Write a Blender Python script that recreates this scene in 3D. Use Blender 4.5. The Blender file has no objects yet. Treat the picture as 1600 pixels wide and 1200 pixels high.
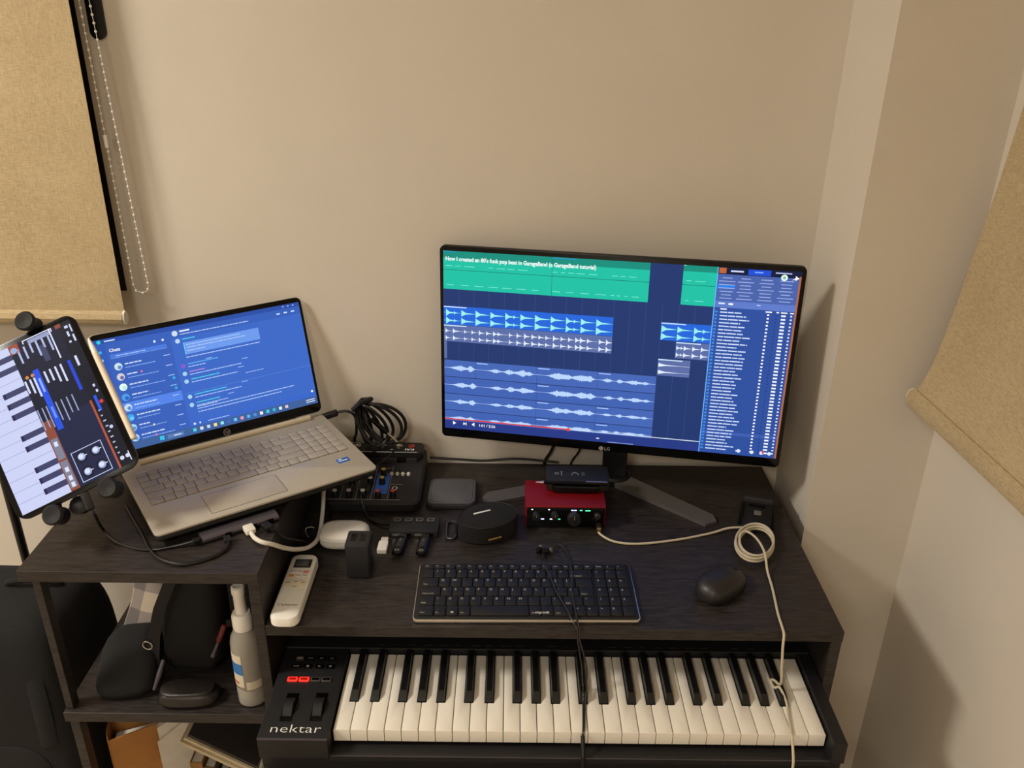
import bpy, bmesh, math, random
from mathutils import Vector, Matrix
random.seed(7)
scene = bpy.context.scene
COL = scene.collection
LIFT = 0.65          # the scene is measured from the piano key tops; everything is lifted by this onto the floor

# ------------------------------------------------------------------ camera
cd = bpy.data.cameras.new('camera'); cam = bpy.data.objects.new('camera', cd); COL.objects.link(cam)
cd.sensor_fit = 'HORIZONTAL'; cd.sensor_width = 36.0; cd.lens = 36.0*1368.8/1600; cd.clip_start = 0.02
def cam_basis(pitch, yaw, roll):
    f = Vector((math.sin(yaw)*math.cos(pitch), math.cos(yaw)*math.cos(pitch), -math.sin(pitch)))
    r = Vector((math.cos(yaw), -math.sin(yaw), 0)); u = r.cross(f)
    return r*math.cos(roll)+u*math.sin(roll), -r*math.sin(roll)+u*math.cos(roll), f
r_, u_, f_ = cam_basis(.43992, .00375, .0139)
cam.matrix_world = Matrix(((r_.x, u_.x, -f_.x, .23666), (r_.y, u_.y, -f_.y, -.88759), (r_.z, u_.z, -f_.z, .94661), (0, 0, 0, 1)))
scene.camera = cam
# ------------------------------------------------------------------ world, lamp, exposure
w = bpy.data.worlds.new('night'); scene.world = w; w.use_nodes = True
w.node_tree.nodes['Background'].inputs[0].default_value = (.010, .011, .014, 1)
w.node_tree.nodes['Background'].inputs[1].default_value = 1.0
def lamp(name, loc, size, power, color, rot=(0, 0, 0)):
    l = bpy.data.lights.new(name, 'AREA'); l.shape = 'DISK'; l.size = size; l.energy = power; l.color = color
    o = bpy.data.objects.new(name, l); COL.objects.link(o); o.location = loc; o.rotation_euler = rot
    return o
lamp('ceiling_lamp_light', (-1.60, -.30, 1.80), .50, 49, (1.0, .95, .86))
lamp('rear_fill_light', (-.50, -2.20, 1.80), .60, 23, (1.0, .95, .86))  # added fill behind the camera, evens out the room light; no known fixture
scene.view_settings.view_transform = 'Standard'; scene.view_settings.look = 'None'
scene.view_settings.exposure = 0.0; scene.view_settings.gamma = 1.0; scene.view_settings.use_curve_mapping = False

# ------------------------------------------------------------------ materials
def lin(c):
    if isinstance(c, str):
        c = tuple(int(c[i:i+2], 16)/255 for i in (0, 2, 4))
    return tuple(x/12.92 if x <= .04045 else ((x+.055)/1.055)**2.4 for x in c)
MATS = {}
def mat(name, color, rough=.5, metal=0.0, var=.12, scale=60, bump=0.0, bscale=None, stretch=(1, 1, 1), spec=.5, emit=None, estr=1.0, alpha=None, trans=0.0, ior=1.45, coat=0.0):
    if name in MATS: return MATS[name]
    m = bpy.data.materials.new(name); m.use_nodes = True; nt = m.node_tree; b = nt.nodes['Principled BSDF']
    c = lin(color)
    tc = nt.nodes.new('ShaderNodeTexCoord'); mp = nt.nodes.new('ShaderNodeMapping'); mp.inputs['Scale'].default_value = stretch
    nt.links.new(tc.outputs['Object'], mp.inputs['Vector'])
    nz = nt.nodes.new('ShaderNodeTexNoise'); nz.inputs['Scale'].default_value = scale; nz.inputs['Detail'].default_value = 5
    nt.links.new(mp.outputs['Vector'], nz.inputs['Vector'])
    rp = nt.nodes.new('ShaderNodeValToRGB')
    rp.color_ramp.elements[0].position = .3; rp.color_ramp.elements[1].position = .7
    rp.color_ramp.elements[0].color = tuple(x*(1-var) for x in c)+(1,); rp.color_ramp.elements[1].color = tuple(min(1, x*(1+var)) for x in c)+(1,)
    nt.links.new(nz.outputs['Fac'], rp.inputs['Fac']); nt.links.new(rp.outputs['Color'], b.inputs['Base Color'])
    b.inputs['Roughness'].default_value = rough; b.inputs['Metallic'].default_value = metal; b.inputs['Specular IOR Level'].default_value = spec
    b.inputs['Coat Weight'].default_value = coat
    if bump:
        bp = nt.nodes.new('ShaderNodeBump'); bp.inputs['Strength'].default_value = bump; bp.inputs['Distance'].default_value = .001
        n2 = nz
        if bscale:
            n2 = nt.nodes.new('ShaderNodeTexNoise'); n2.inputs['Scale'].default_value = bscale; n2.inputs['Detail'].default_value = 4
            nt.links.new(mp.outputs['Vector'], n2.inputs['Vector'])
        nt.links.new(n2.outputs['Fac'], bp.inputs['Height']); nt.links.new(bp.outputs['Normal'], b.inputs['Normal'])
    if emit:
        b.inputs['Emission Color'].default_value = lin(emit)+(1,); b.inputs['Emission Strength'].default_value = estr
    if trans:
        b.inputs['Transmission Weight'].default_value = trans; b.inputs['IOR'].default_value = ior
    if alpha is not None: b.inputs['Alpha'].default_value = alpha
    MATS[name] = m
    return m
def fabric_mat(name, c1, c2):
    m = bpy.data.materials.new(name); m.use_nodes = True; nt = m.node_tree; b = nt.nodes['Principled BSDF']; N = nt.nodes.new; Lk = nt.links.new
    tc = N('ShaderNodeTexCoord')
    def noise(st, sc):
        mp = N('ShaderNodeMapping'); mp.inputs['Scale'].default_value = st; Lk(tc.outputs['Object'], mp.inputs['Vector'])
        n = N('ShaderNodeTexNoise'); n.inputs['Scale'].default_value = sc; n.inputs['Detail'].default_value = 4; Lk(mp.outputs['Vector'], n.inputs['Vector']); return n
    a = noise((1, 1, 14), 90); c = noise((14, 14, 1), 90); d = noise((1, 1, 1), 7)
    mx = N('ShaderNodeMath'); mx.operation = 'ADD'; Lk(a.outputs['Fac'], mx.inputs[0]); Lk(c.outputs['Fac'], mx.inputs[1])
    m2 = N('ShaderNodeMath'); m2.operation = 'MULTIPLY_ADD'; m2.inputs[1].default_value = .4; Lk(d.outputs['Fac'], m2.inputs[0]); Lk(mx.outputs[0], m2.inputs[2])
    rp = N('ShaderNodeValToRGB'); rp.color_ramp.elements[0].position = .95; rp.color_ramp.elements[1].position = 1.0
    mr = N('ShaderNodeMapRange'); mr.inputs['From Min'].default_value = .85; mr.inputs['From Max'].default_value = 1.55
    Lk(m2.outputs[0], mr.inputs['Value']); rp.color_ramp.elements[0].position = 0; rp.color_ramp.elements[1].position = 1
    rp.color_ramp.elements[0].color = lin(c1)+(1,); rp.color_ramp.elements[1].color = lin(c2)+(1,)
    Lk(mr.outputs['Result'], rp.inputs['Fac']); Lk(rp.outputs['Color'], b.inputs['Base Color']); b.inputs['Roughness'].default_value = .95
    bp = N('ShaderNodeBump'); bp.inputs['Strength'].default_value = .35; bp.inputs['Distance'].default_value = .001; Lk(mx.outputs[0], bp.inputs['Height']); Lk(bp.outputs['Normal'], b.inputs['Normal'])
    MATS[name] = m; return m
def screen_mat(name, strength):
    m = bpy.data.materials.new(name); m.use_nodes = True; nt = m.node_tree; b = nt.nodes['Principled BSDF']
    at = nt.nodes.new('ShaderNodeAttribute'); at.attribute_name = 'pixel'
    b.inputs['Base Color'].default_value = (.006, .006, .008, 1); b.inputs['Roughness'].default_value = .35
    b.inputs['Specular IOR Level'].default_value = .12; nt.links.new(at.outputs['Color'], b.inputs['Emission Color']); b.inputs['Emission Strength'].default_value = strength
    MATS[name] = m; return m
def wood_mat(name, c1, c2, rough):
    m = bpy.data.materials.new(name); m.use_nodes = True; nt = m.node_tree; b = nt.nodes['Principled BSDF']; N = nt.nodes.new; Lk = nt.links.new
    tc = N('ShaderNodeTexCoord'); mp = N('ShaderNodeMapping'); mp.inputs['Scale'].default_value = (1, 7, 7); Lk(tc.outputs['Object'], mp.inputs['Vector'])
    n = N('ShaderNodeTexNoise'); n.inputs['Scale'].default_value = 34; n.inputs['Detail'].default_value = 6; n.inputs['Roughness'].default_value = .65; Lk(mp.outputs['Vector'], n.inputs['Vector'])
    rp = N('ShaderNodeValToRGB'); rp.color_ramp.elements[0].position = .35; rp.color_ramp.elements[1].position = .68
    rp.color_ramp.elements[0].color = lin(c1)+(1,); rp.color_ramp.elements[1].color = lin(c2)+(1,)
    Lk(n.outputs['Fac'], rp.inputs['Fac']); Lk(rp.outputs['Color'], b.inputs['Base Color']); b.inputs['Roughness'].default_value = rough
    b.inputs['Specular IOR Level'].default_value = .35
    bp = N('ShaderNodeBump'); bp.inputs['Strength'].default_value = .6; bp.inputs['Distance'].default_value = .0006; Lk(n.outputs['Fac'], bp.inputs['Height']); Lk(bp.outputs['Normal'], b.inputs['Normal'])
    MATS[name] = m; return m
def check_mat(name, c1, c2, c3):
    m = bpy.data.materials.new(name); m.use_nodes = True; nt = m.node_tree; b = nt.nodes['Principled BSDF']; N = nt.nodes.new; Lk = nt.links.new
    tc = N('ShaderNodeTexCoord'); sx = N('ShaderNodeSeparateXYZ'); Lk(tc.outputs['Object'], sx.inputs[0])
    def stripe(out, sc):
        a = N('ShaderNodeMath'); a.operation = 'MULTIPLY'; a.inputs[1].default_value = sc; Lk(out, a.inputs[0])
        f = N('ShaderNodeMath'); f.operation = 'FRACT'; Lk(a.outputs[0], f.inputs[0])
        g = N('ShaderNodeMath'); g.operation = 'GREATER_THAN'; g.inputs[1].default_value = .5; Lk(f.outputs[0], g.inputs[0]); return g
    s1 = stripe(sx.outputs['X'], 18); s2 = stripe(sx.outputs['Y'], 16)
    ad = N('ShaderNodeMath'); ad.operation = 'ADD'; Lk(s1.outputs[0], ad.inputs[0]); Lk(s2.outputs[0], ad.inputs[1])
    dv = N('ShaderNodeMath'); dv.operation = 'DIVIDE'; dv.inputs[1].default_value = 2; Lk(ad.outputs[0], dv.inputs[0])
    rp = N('ShaderNodeValToRGB'); rp.color_ramp.elements[0].color = lin(c1)+(1,); rp.color_ramp.elements[1].color = lin(c3)+(1,)
    e = rp.color_ramp.elements.new(.5); e.color = lin(c2)+(1,)
    Lk(dv.outputs[0], rp.inputs['Fac']); Lk(rp.outputs['Color'], b.inputs['Base Color']); b.inputs['Roughness'].default_value = .8
    MATS[name] = m; return m

WALL = mat('wall_paint', 'd6ccbd', .85, var=.03, scale=4, bump=.12, bscale=260)
CEIL = mat('ceiling_paint', 'e2dbcf', .9, var=.02, scale=4)
FLOOR = mat('floor_tile', 'b5a690', .5, var=.08, scale=6)
WOOD = wood_mat('black_brown_wood', '1e1a18', '39322f', .43)
BLIND = fabric_mat('linen_blind_fabric', 'a08a66', 'cdb992')
BLACK = mat('black_plastic', '0e0d0f', .45, var=.15, spec=.4)
MATTE = mat('matte_black_plastic', '131214', .58, var=.15, bump=.1, bscale=900)
GLOSSB = mat('glossy_black_plastic', '070708', .2, var=.1, spec=.28)
RUBBER = mat('black_rubber', '0c0b0c', .7, var=.2, scale=200)
CABLE = mat('black_cable_jacket', '121112', .36, var=.1)
DGREY = mat('dark_grey_plastic', '232123', .55, var=.1, bump=.08, bscale=900)
KEYBLK = mat('black_piano_key_plastic', '151516', .33, var=.1)
IVORY = mat('white_piano_key_plastic', 'efe8da', .32, var=.02, scale=20)
WHITE = mat('white_plastic', 'ebe6dc', .4, var=.03)
SILVER = mat('silver_aluminium', 'b9b1a3', .42, metal=.35, var=.04, scale=300)
SILKEY = mat('silver_laptop_key_plastic', 'a69d90', .55, var=.05)
KEYWELL = mat('laptop_key_gap_shadow_grey', '4b4640', .7, var=.05)
STEEL = mat('polished_steel', 'd5d2cc', .22, metal=1.0, var=.05)
BRASS = mat('gold_plated_metal', 'b7a06a', .3, metal=1.0, var=.05)
GREYMET = mat('space_grey_aluminium', '5f5a62', .38, metal=.6, var=.05, scale=300)
BASEMET = mat('dark_grey_stand_metal', '5f5b58', .5, metal=.3, var=.05)
RED = mat('red_anodised_aluminium', '8a0f18', .42, metal=.35, var=.06, scale=200)
TAN = mat('beige_braided_cable', 'cfc3a8', .6, var=.12, scale=900, bump=.5, bscale=1500)
WCABLE = mat('white_cable_jacket', 'e6dfcf', .45, var=.04)
PADTOP = mat('grey_charging_pad_rubber', '545254', .7, var=.06)
PRINT = mat('white_print', 'e8e6e0', .6, var=.02)
GREYPRINT = mat('grey_print', '8d8984', .6, var=.02)
DARKPRINT = mat('dark_grey_print', '4a4038', .6, var=.02)
CLOTH = mat('black_nylon_cloth', '0a090a', .92, var=.3, scale=500, bump=.4, bscale=800)
LEATHER = mat('dark_brown_leather', '1d1715', .4, var=.25, scale=80, bump=.3, bscale=200)
PAPER = mat('white_paper', 'b9b2a6', .85, var=.05)
KRAFT = mat('brown_kraft_paper', '96642c', .8, var=.12, scale=30)
NIGHT = mat('dark_window_glass', '050506', .08, var=.1)

# ------------------------------------------------------------------ mesh builder
class MB:
    def __init__(s): s.v = []; s.f = []; s.mi = []
    def add(s, vs, fs, mi=0, M=None):
        n = len(s.v)
        s.v += [tuple((M @ Vector(v)) if M else v) for v in vs]
        s.f += [tuple(i+n for i in f) for f in fs]; s.mi += [mi]*len(fs); return s
    def box(s, x0, x1, y0, y1, z0, z1, mi=0, M=None):
        vs = [(x, y, z) for z in (z0, z1) for y in (y0, y1) for x in (x0, x1)]
        return s.add(vs, [(0, 2, 3, 1), (4, 5, 7, 6), (0, 1, 5, 4), (2, 6, 7, 3), (0, 4, 6, 2), (1, 3, 7, 5)], mi, M)
    def rings(s, rs, mi=0, M=None, cap0=True, cap1=True):
        n = len(rs[0]); vs = [p for r in rs for p in r]; fs = []
        for k in range(len(rs)-1):
            for i in range(n):
                j = (i+1) % n; fs.append((k*n+i, k*n+j, (k+1)*n+j, (k+1)*n+i))
        if cap0: fs.append(tuple(range(n-1, -1, -1)))
        if cap1: fs.append(tuple((len(rs)-1)*n+i for i in range(n)))
        return s.add(vs, fs, mi, M)
    def rbox(s, cx, cy, w_, d, z0, z1, r, b=.001, seg=4, mi=0, M=None, bot=True):
        """rounded-rectangle slab with chamfered rims"""
        def ring(ins, z): return [(cx+x, cy+y, z) for x, y in rrect(w_-2*ins, d-2*ins, max(r-ins, .0002), seg)]
        b = min(b, (z1-z0)*.49)
        rs = ([ring(b, z0), ring(0, z0+b)] if bot else [ring(0, z0)]) + [ring(0, z1-b), ring(b*.35, z1-b*.3), ring(b, z1)]
        return s.rings(rs, mi, M)
    def prism(s, pts, z0, z1, mi=0, M=None):
        return s.rings([[(x, y, z0) for x, y in pts], [(x, y, z1) for x, y in pts]], mi, M)
    def lathe(s, prof, n=16, mi=0, M=None):
        rs = [[(r*math.cos(2*math.pi*i/n), r*math.sin(2*math.pi*i/n), z) for i in range(n)] for r, z in prof]
        return s.rings(rs, mi, M)
    def tube(s, pts, r, n=8, mi=0, M=None, closed=False, cap=True):
        P = [Vector(p) for p in pts]; rs = []; up = None
        for i, p in enumerate(P):
            a = P[i-1] if i else p; c = P[i+1] if i < len(P)-1 else p
            t = (c-a)
            if t.length < 1e-9: t = Vector((0, 0, 1))
            t.normalize()
            if up is None:
                up = t.orthogonal().normalized()
            else:
                up = (up-t*up.dot(t))
                if up.length < 1e-6: up = t.orthogonal()
                up.normalize()
            q = t.cross(up); rr = r[i] if isinstance(r, (list, tuple)) else r
            rs.append([tuple(p+(up*math.cos(2*math.pi*k/n)+q*math.sin(2*math.pi*k/n))*rr) for k in range(n)])
        return s.rings(rs, mi, M, cap, cap)
    def quad(s, p, mi=0, M=None): return s.add(p, [tuple(range(len(p)))], mi, M)
    def ball(s, c, r, mi=0, nu=10, nv=6):
        c = Vector(c); R = r if isinstance(r, (tuple, list)) else (r, r, r)
        vs = [(c.x, c.y, c.z-R[2])]; fs = []
        for j in range(1, nv):
            a = -math.pi/2+math.pi*j/nv
            for i in range(nu):
                t = 2*math.pi*i/nu; vs.append((c.x+R[0]*math.cos(a)*math.cos(t), c.y+R[1]*math.cos(a)*math.sin(t), c.z+R[2]*math.sin(a)))
        vs.append((c.x, c.y, c.z+R[2])); T = len(vs)-1
        for i in range(nu):
            k = (i+1) % nu; fs.append((0, 1+k, 1+i)); fs.append((T, T-nu+i, T-nu+k))
            for j in range(nv-2): fs.append((1+j*nu+i, 1+j*nu+k, 1+(j+1)*nu+k, 1+(j+1)*nu+i))
        return s.add(vs, fs, mi)
    def mesh(s, name, mats, smooth=True, angle=35):
        me = bpy.data.meshes.new(name); me.from_pydata(s.v, [], s.f); me.update()
        for m in (mats if isinstance(mats, (list, tuple)) else [mats]): me.materials.append(m)
        if any(s.mi): me.polygons.foreach_set('material_index', s.mi)
        if smooth:
            me.polygons.foreach_set('use_smooth', [True]*len(me.polygons)); me.set_sharp_from_angle(angle=math.radians(angle))
        bm = bmesh.new(); bm.from_mesh(me); bmesh.ops.recalc_face_normals(bm, faces=bm.faces); bm.to_mesh(me); bm.free()
        return me
def rrect(w_, d, r, seg=4):
    r = min(r, w_/2-1e-5, d/2-1e-5); out = []
    for cx, cy, a0 in ((w_/2-r, d/2-r, 0), (-w_/2+r, d/2-r, 90), (-w_/2+r, -d/2+r, 180), (w_/2-r, -d/2+r, 270)):
        for i in range(seg+1):
            a = math.radians(a0+90*i/seg); out.append((cx+r*math.cos(a), cy+r*math.sin(a)))
    return out
def smooth_path(pts, k=6):
    P = [Vector(p) for p in pts]; out = []
    for i in range(len(P)-1):
        a = P[i-1] if i else P[0]*2-P[1]; b = P[i]; c = P[i+1]; d = P[i+2] if i+2 < len(P) else P[-1]*2-P[-2]
        for j in range(k):
            t = j/k; out.append(.5*((2*b)+(c-a)*t+(2*a-5*b+4*c-d)*t*t+(3*b-a-3*c+d)*t**3))
    out.append(P[-1]); return out
def obj(name, me, parent=None, loc=None):
    o = bpy.data.objects.new(name, me); COL.objects.link(o)
    if parent: o.parent = parent
    if loc is not None: o.location = loc
    return o
def part(name, mb, mats, parent, smooth=True, angle=35, label=None, loc=None):
    o = obj(name, mb.mesh(name, mats, smooth, angle), parent, loc)
    if label: o['label'] = label
    return o
def tag(o, label, cat, group=None):
    o['label'] = label; o['category'] = cat
    if group: o['group'] = group
    return o
def thing(name, label, cat, loc=(0, 0, 0), rotz=0.0, basis=None, group=None):
    o = bpy.data.objects.new(name, None); COL.objects.link(o); o.empty_display_size = .03
    if basis:
        X, Y, Z = basis
        o.matrix_world = Matrix(((X[0], Y[0], Z[0], loc[0]), (X[1], Y[1], Z[1], loc[1]), (X[2], Y[2], Z[2], loc[2]), (0, 0, 0, 1)))
    else:
        o.location = loc; o.rotation_euler = (0, 0, rotz)
    return tag(o, label, cat, group)
def struct(name, mb, m, parent=None, smooth=False):
    o = obj(name, mb.mesh(name, m, smooth), parent); o['kind'] = 'structure'; return o
TEXT = {}
def text_geo(s, size, bold=0.0, align='LEFT'):
    """flat letter outlines of a string as verts (x, y) and faces"""
    key = (s, bold, align)
    if key not in TEXT:
        cu = bpy.data.curves.new('t', 'FONT'); cu.body = s; cu.size = 1; cu.align_x = align; cu.offset = bold; cu.resolution_u = 2
        o = bpy.data.objects.new('t', cu); COL.objects.link(o)
        dg = bpy.context.evaluated_depsgraph_get(); ev = o.evaluated_get(dg); me = ev.to_mesh()
        TEXT[key] = ([tuple(v.co[:2]) for v in me.vertices], [tuple(p.vertices) for p in me.polygons])
        ev.to_mesh_clear(); bpy.data.objects.remove(o); bpy.data.curves.remove(cu)
    vs, fs = TEXT[key]
    return [(x*size, y*size) for x, y in vs], fs
def put_text(mb, s, size, x, y, z, bold=0.0, align='LEFT', sx=1.0, rot=0.0, mi=0, shear=0.0):
    vs, fs = text_geo(s, size, bold, align); c, n = math.cos(rot), math.sin(rot)
    out = []
    for a, b in vs:
        a = a*sx+b*shear; out.append((x+a*c-b*n, y+a*n+b*c, z))
    mb.add(out, fs, mi)
class Screen:
    """flat picture of coloured patches, in mm, on local XY; each layer lies a hair above the last"""
    def __init__(s): s.v = []; s.f = []; s.c = []; s.k = 0
    def poly(s, pts, col, layer):
        n = len(s.v); s.v += [(x*.001, y*.001, layer*6e-5) for x, y in pts]; s.f.append(tuple(range(n, n+len(pts)))); s.c.append(lin(col))
    def rect(s, x0, y0, x1, y1, col, layer=1): s.poly([(x0, y0), (x1, y0), (x1, y1), (x0, y1)], col, layer)
    def disc(s, x, y, r, col, layer=2, n=14): s.poly([(x+r*math.cos(2*math.pi*i/n), y+r*math.sin(2*math.pi*i/n)) for i in range(n)], col, layer)
    def text(s, t, size, x, y, col, layer=3, bold=.0, sx=1.0):
        vs, fs = text_geo(t, size, bold); n = len(s.v)
        s.v += [((x+a*sx)*.001, (y+b)*.001, layer*6e-5) for a, b in vs]; s.f += [tuple(i+n for i in f) for f in fs]; s.c += [lin(col)]*len(fs)
    def words(s, x0, x1, y, h, col, layer=2, rnd=random):
        x = x0
        while x < x1-.8:
            e = min(x1, x+rnd.uniform(2.2, 7.5)); s.rect(x, y, e, y+h, col, layer); x = e+h*.55
    def build(s, name, m, parent, loc=None):
        me = bpy.data.meshes.new(name); me.from_pydata(s.v, [], s.f); me.update(); me.materials.append(m)
        at = me.color_attributes.new('pixel', 'FLOAT_COLOR', 'CORNER'); data = []
        for p, c in zip(me.polygons, s.c): data += list(c+(1.0,))*p.loop_total
        at.data.foreach_set('color', data)
        return obj(name, me, parent, loc)

# ================================================================== THE ROOM
FZ = -LIFT; CZ = 1.85; WY = .575; CX = .757; CY = .395; RX = .943; LX = -2.6; BY = -2.9
WX0, WX1, WZ0, WZ1 = -1.45, -.437, .43, 1.45          # window opening in the back wall
b = MB().box(LX, WX0, WY, WY+.14, FZ, CZ).box(WX1, RX+.14, WY, WY+.14, FZ, CZ).box(WX0, WX1, WY, WY+.14, FZ, WZ0).box(WX0, WX1, WY, WY+.14, WZ1, CZ)
struct('wall_back', b, WALL)
struct('wall_right', MB().box(RX, RX+.14, BY, WY, FZ, CZ), WALL)
struct('wall_left', MB().box(LX-.14, LX, BY, WY+.14, FZ, CZ), WALL)
struct('wall_front', MB().box(LX-.14, RX+.14, BY-.14, BY, FZ, CZ), WALL)
struct('trim_1', MB().box(CX, RX, CY, WY, FZ, CZ), WALL)      # the corner column
struct('floor', MB().box(LX-.14, RX+.14, BY-.14, WY+.14, FZ-.1, FZ), FLOOR)
struct('ceiling', MB().box(LX-.14, RX+.14, BY-.14, WY+.14, CZ, CZ+.1), CEIL)
win = MB(); t = .035
win.box(WX0, WX1, WY+.002, WY+.05, WZ0, WZ0+t).box(WX0, WX1, WY+.002, WY+.05, WZ1-t, WZ1).box(WX0, WX0+t, WY+.002, WY+.05, WZ0+t, WZ1-t).box(WX1-t, WX1, WY+.002, WY+.05, WZ0+t, WZ1-t)
wn = struct('window_1', win, BLACK)
part('pane', MB().box(WX0+t, WX1-t, WY+.03, WY+.036, WZ0+t, WZ1-t), NIGHT, wn, False)

# ---- roller blind over the window
def sheet(cols, thick, nrm):
    """curved sheet: cols = list of point columns; thickness along nrm"""
    mb = MB(); n = len(cols[0]); m = len(cols); nv = Vector(nrm)*thick; vs = []; fs = []
    for c in cols: vs += [tuple(p) for p in c]
    for c in cols: vs += [tuple(Vector(p)+nv) for p in c]
    o = n*m
    for i in range(m-1):
        for j in range(n-1):
            a, bb, c, d = i*n+j, (i+1)*n+j, (i+1)*n+j+1, i*n+j+1
            fs += [(a, bb, c, d), (o+a, o+d, o+c, o+bb)]
    for i in range(m-1):
        fs += [(i*n, o+i*n, o+(i+1)*n, (i+1)*n), (i*n+n-1, (i+1)*n+n-1, o+(i+1)*n+n-1, o+i*n+n-1)]
    for j in range(n-1):
        e = (m-1)*n
        fs += [(j, j+1, o+j+1, o+j), (e+j, o+e+j, o+e+j+1, e+j+1)]
    return mb.add(vs, fs)
bl = thing('roller_blind', 'tan linen roller blind in front of the black framed window at left', 'blind', (-.95, .53, .385))
cols = []
for i in range(9):
    u = i/8; col = []
    for j in range(15):
        v = j/14; z = .018+v*1.18; x1 = .5215+v*.011
        col.append((-.55+u*(x1+.55), .004*math.sin(u*9+v*2), z))
    cols.append(col)
part('fabric', sheet(cols, .0012, (0, 1, 0)), BLIND, bl)
part('bottom_bar', MB().rings([[(x, .0005+y*.011, .012+z*.012) for y, z in ((1, 0), (.7, .7), (0, 1), (-.7, .7), (-1, 0), (-.7, -.7), (0, -1), (.7, -.7))] for x in (-.55, .520)]), BLIND, bl)
part('end_cap', MB().rings([[(x, .0005+y*.0095, .012+z*.013) for y, z in ((1, 0), (.7, .7), (0, 1), (-.7, .7), (-1, 0), (-.7, -.7), (0, -1), (.7, -.7))] for x in (.520, .5235)]), WHITE, bl)
part('roller_tube', MB().rings([[(x, .012+.024*math.cos(a), 1.2+.024*math.sin(a)) for a in [k*math.pi/8 for k in range(16)]] for x in (-.55, .532)]), WHITE, bl)
ch = thing('bead_chain', 'looped white bead chain hanging beside the linen blind', 'chain', (-.40, .545, .437))
cord = MB(); beads = MB(); z0 = .437
path = [(-.418, .545, 1.42), (-.4155, .545, .9), (-.4105, .545, .45), (-.4075, .545, .441), (-.397, .546, .437), (-.3885, .546, .441), (-.3855, .546, .452), (-.4015, .548, .9), (-.41, .548, 1.42)]
loc = Vector((-.40, .545, .437)); P = [Vector(p)-loc for p in path]
cord.tube(P, .0005, 5); d = 0.0
for a, c in zip(P[:-1], P[1:]):
    L = (c-a).length
    while d < L:
        beads.ball(a+(c-a)*(d/L), .0023, nu=6, nv=4); d += .0118
    d -= L
part('cord', cord, WHITE, ch); part('beads', beads, WHITE, ch)
part('connector', MB().rbox(0, 0, .006, .005, .245, .266, .002, .001, 2), WHITE, ch, loc=(-.0132, 0, 0))
sl = MB(); out = [(.0125*math.cos(a), .0125*math.sin(a)) for a in [math.pi+math.pi*k/10 for k in range(11)]]+[(.0125, .5), (-.0125, .5)]
tag(part('cover_strip', sl.prism(out, 0, .006, M=Matrix(((1, 0, 0, 0), (0, 0, -1, 0), (0, 1, 0, 0), (0, 0, 0, 1)))), GLOSSB, None, loc=(-.4065, .5755, .855)), 'glossy black round-ended strip on the wall behind the bead chain', 'wall strip')

# ---- roller blind on the right wall, its foot swung into the room
rb = thing('roller_blind', 'tan linen roller blind on the right wall with its foot swung outward', 'blind', (.90, .355, .335))
prof = [(.936, 1.45), (.936, 1.2), (.935, 1.0), (.933, .79), (.926, .68), (.915, .578), (.905, .49), (.893, .41), (.883, .375), (.873, .353)]
cols = []
for i in range(12):
    u = i/11; y = -u*1.6; col = []
    for x, z in reversed(prof):
        k = max(0, (.8-z)/.45); col.append((x-.90+k*(.022*min(1, u*4.5)) , y+.002*math.sin(z*12), z-.335))
    cols.append(col)
part('fabric', sheet(cols, .0012, (1, 0, 0)), BLIND, rb)
bx = lambda u: .873-.90+.022*min(1, u*4.5)
part('bottom_bar', MB().rings([[(bx(i/11)+c*.010, .001-i/11*1.6, .012+s*.016) for c, s in ((1, 0), (.7, .7), (0, 1), (-.7, .7), (-1, 0), (-.7, -.7), (0, -1), (.7, -.7))] for i in range(12)]), BLIND, rb)
part('end_cap', MB().rings([[(bx(0)+c*.009, y, .012+s*.015) for c, s in ((1, 0), (.7, .7), (0, 1), (-.7, .7), (-1, 0), (-.7, -.7), (0, -1), (.7, -.7))] for y in (.001, .004)]), WHITE, rb)

# ================================================================== DESK
DT = .100; HT = .193; TH = .018; DX0, DX1 = -.107, .720; DY0, DY1 = .093, .556; HX0 = -.438
dk = thing('computer_desk', 'black-brown wooden desk with raised side shelf and sliding keyboard tray', 'desk', (.15, .32, FZ))
def dbox(name, *a, parent=dk, m=WOOD):
    x0, x1, y0, y1, z0, z1 = a
    me = MB().box(x0-.15, x1-.15, y0-.32, y1-.32, z0-FZ, z1-FZ); o = part(name, me, m, parent, False)
    md = o.modifiers.new('edge', 'BEVEL'); md.width = .0009; md.segments = 2; return o
dbox('desktop', DX0+.0005, DX1, DY0, DY1, DT-TH, DT)
dbox('side_panel', DX1-.0165, DX1-.0005, DY0+.001, DY1-.002, FZ, DT-TH-.0003)
dbox('side_panel', DX0-.016, DX0, DY0+.001, DY1-.002, FZ, HT-TH-.0003)
dbox('shelf_top', HX0, DX0+.001, DY0-.003, DY1, HT-TH, HT)
dbox('middle_shelf', HX0+.010, DX0-.0165, DY0-.001, DY1-.02, -.088, -.070)
dbox('lower_shelf', HX0+.012, DX0-.0165, DY0+.003, DY1-.02, -.46, -.442)
for y in (DY0+.006, DY1-.04):
    dbox('leg', HX0+.0125, HX0+.0235, y, y+.018, -.0698, HT-TH-.0003); dbox('leg', HX0+.0125, HX0+.0265, y, y+.018, -.4418, -.0882); dbox('leg', HX0+.0125, HX0+.0265, y, y+.018, FZ, -.4602)
dbox('back_panel', DX0+.001, DX1-.017, DY1-.03, DY1-.015, -.30, DT-TH-.0004)
tr = dbox('keyboard_tray', DX0+.016, DX1-.022, -.045, .36, -.078, -.062)
tx = lambda x0, x1, y0, y1, z0, z1: MB().box(x0-.15, x1-.15, y0-.32, y1-.32, z0-FZ, z1-FZ)
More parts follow.
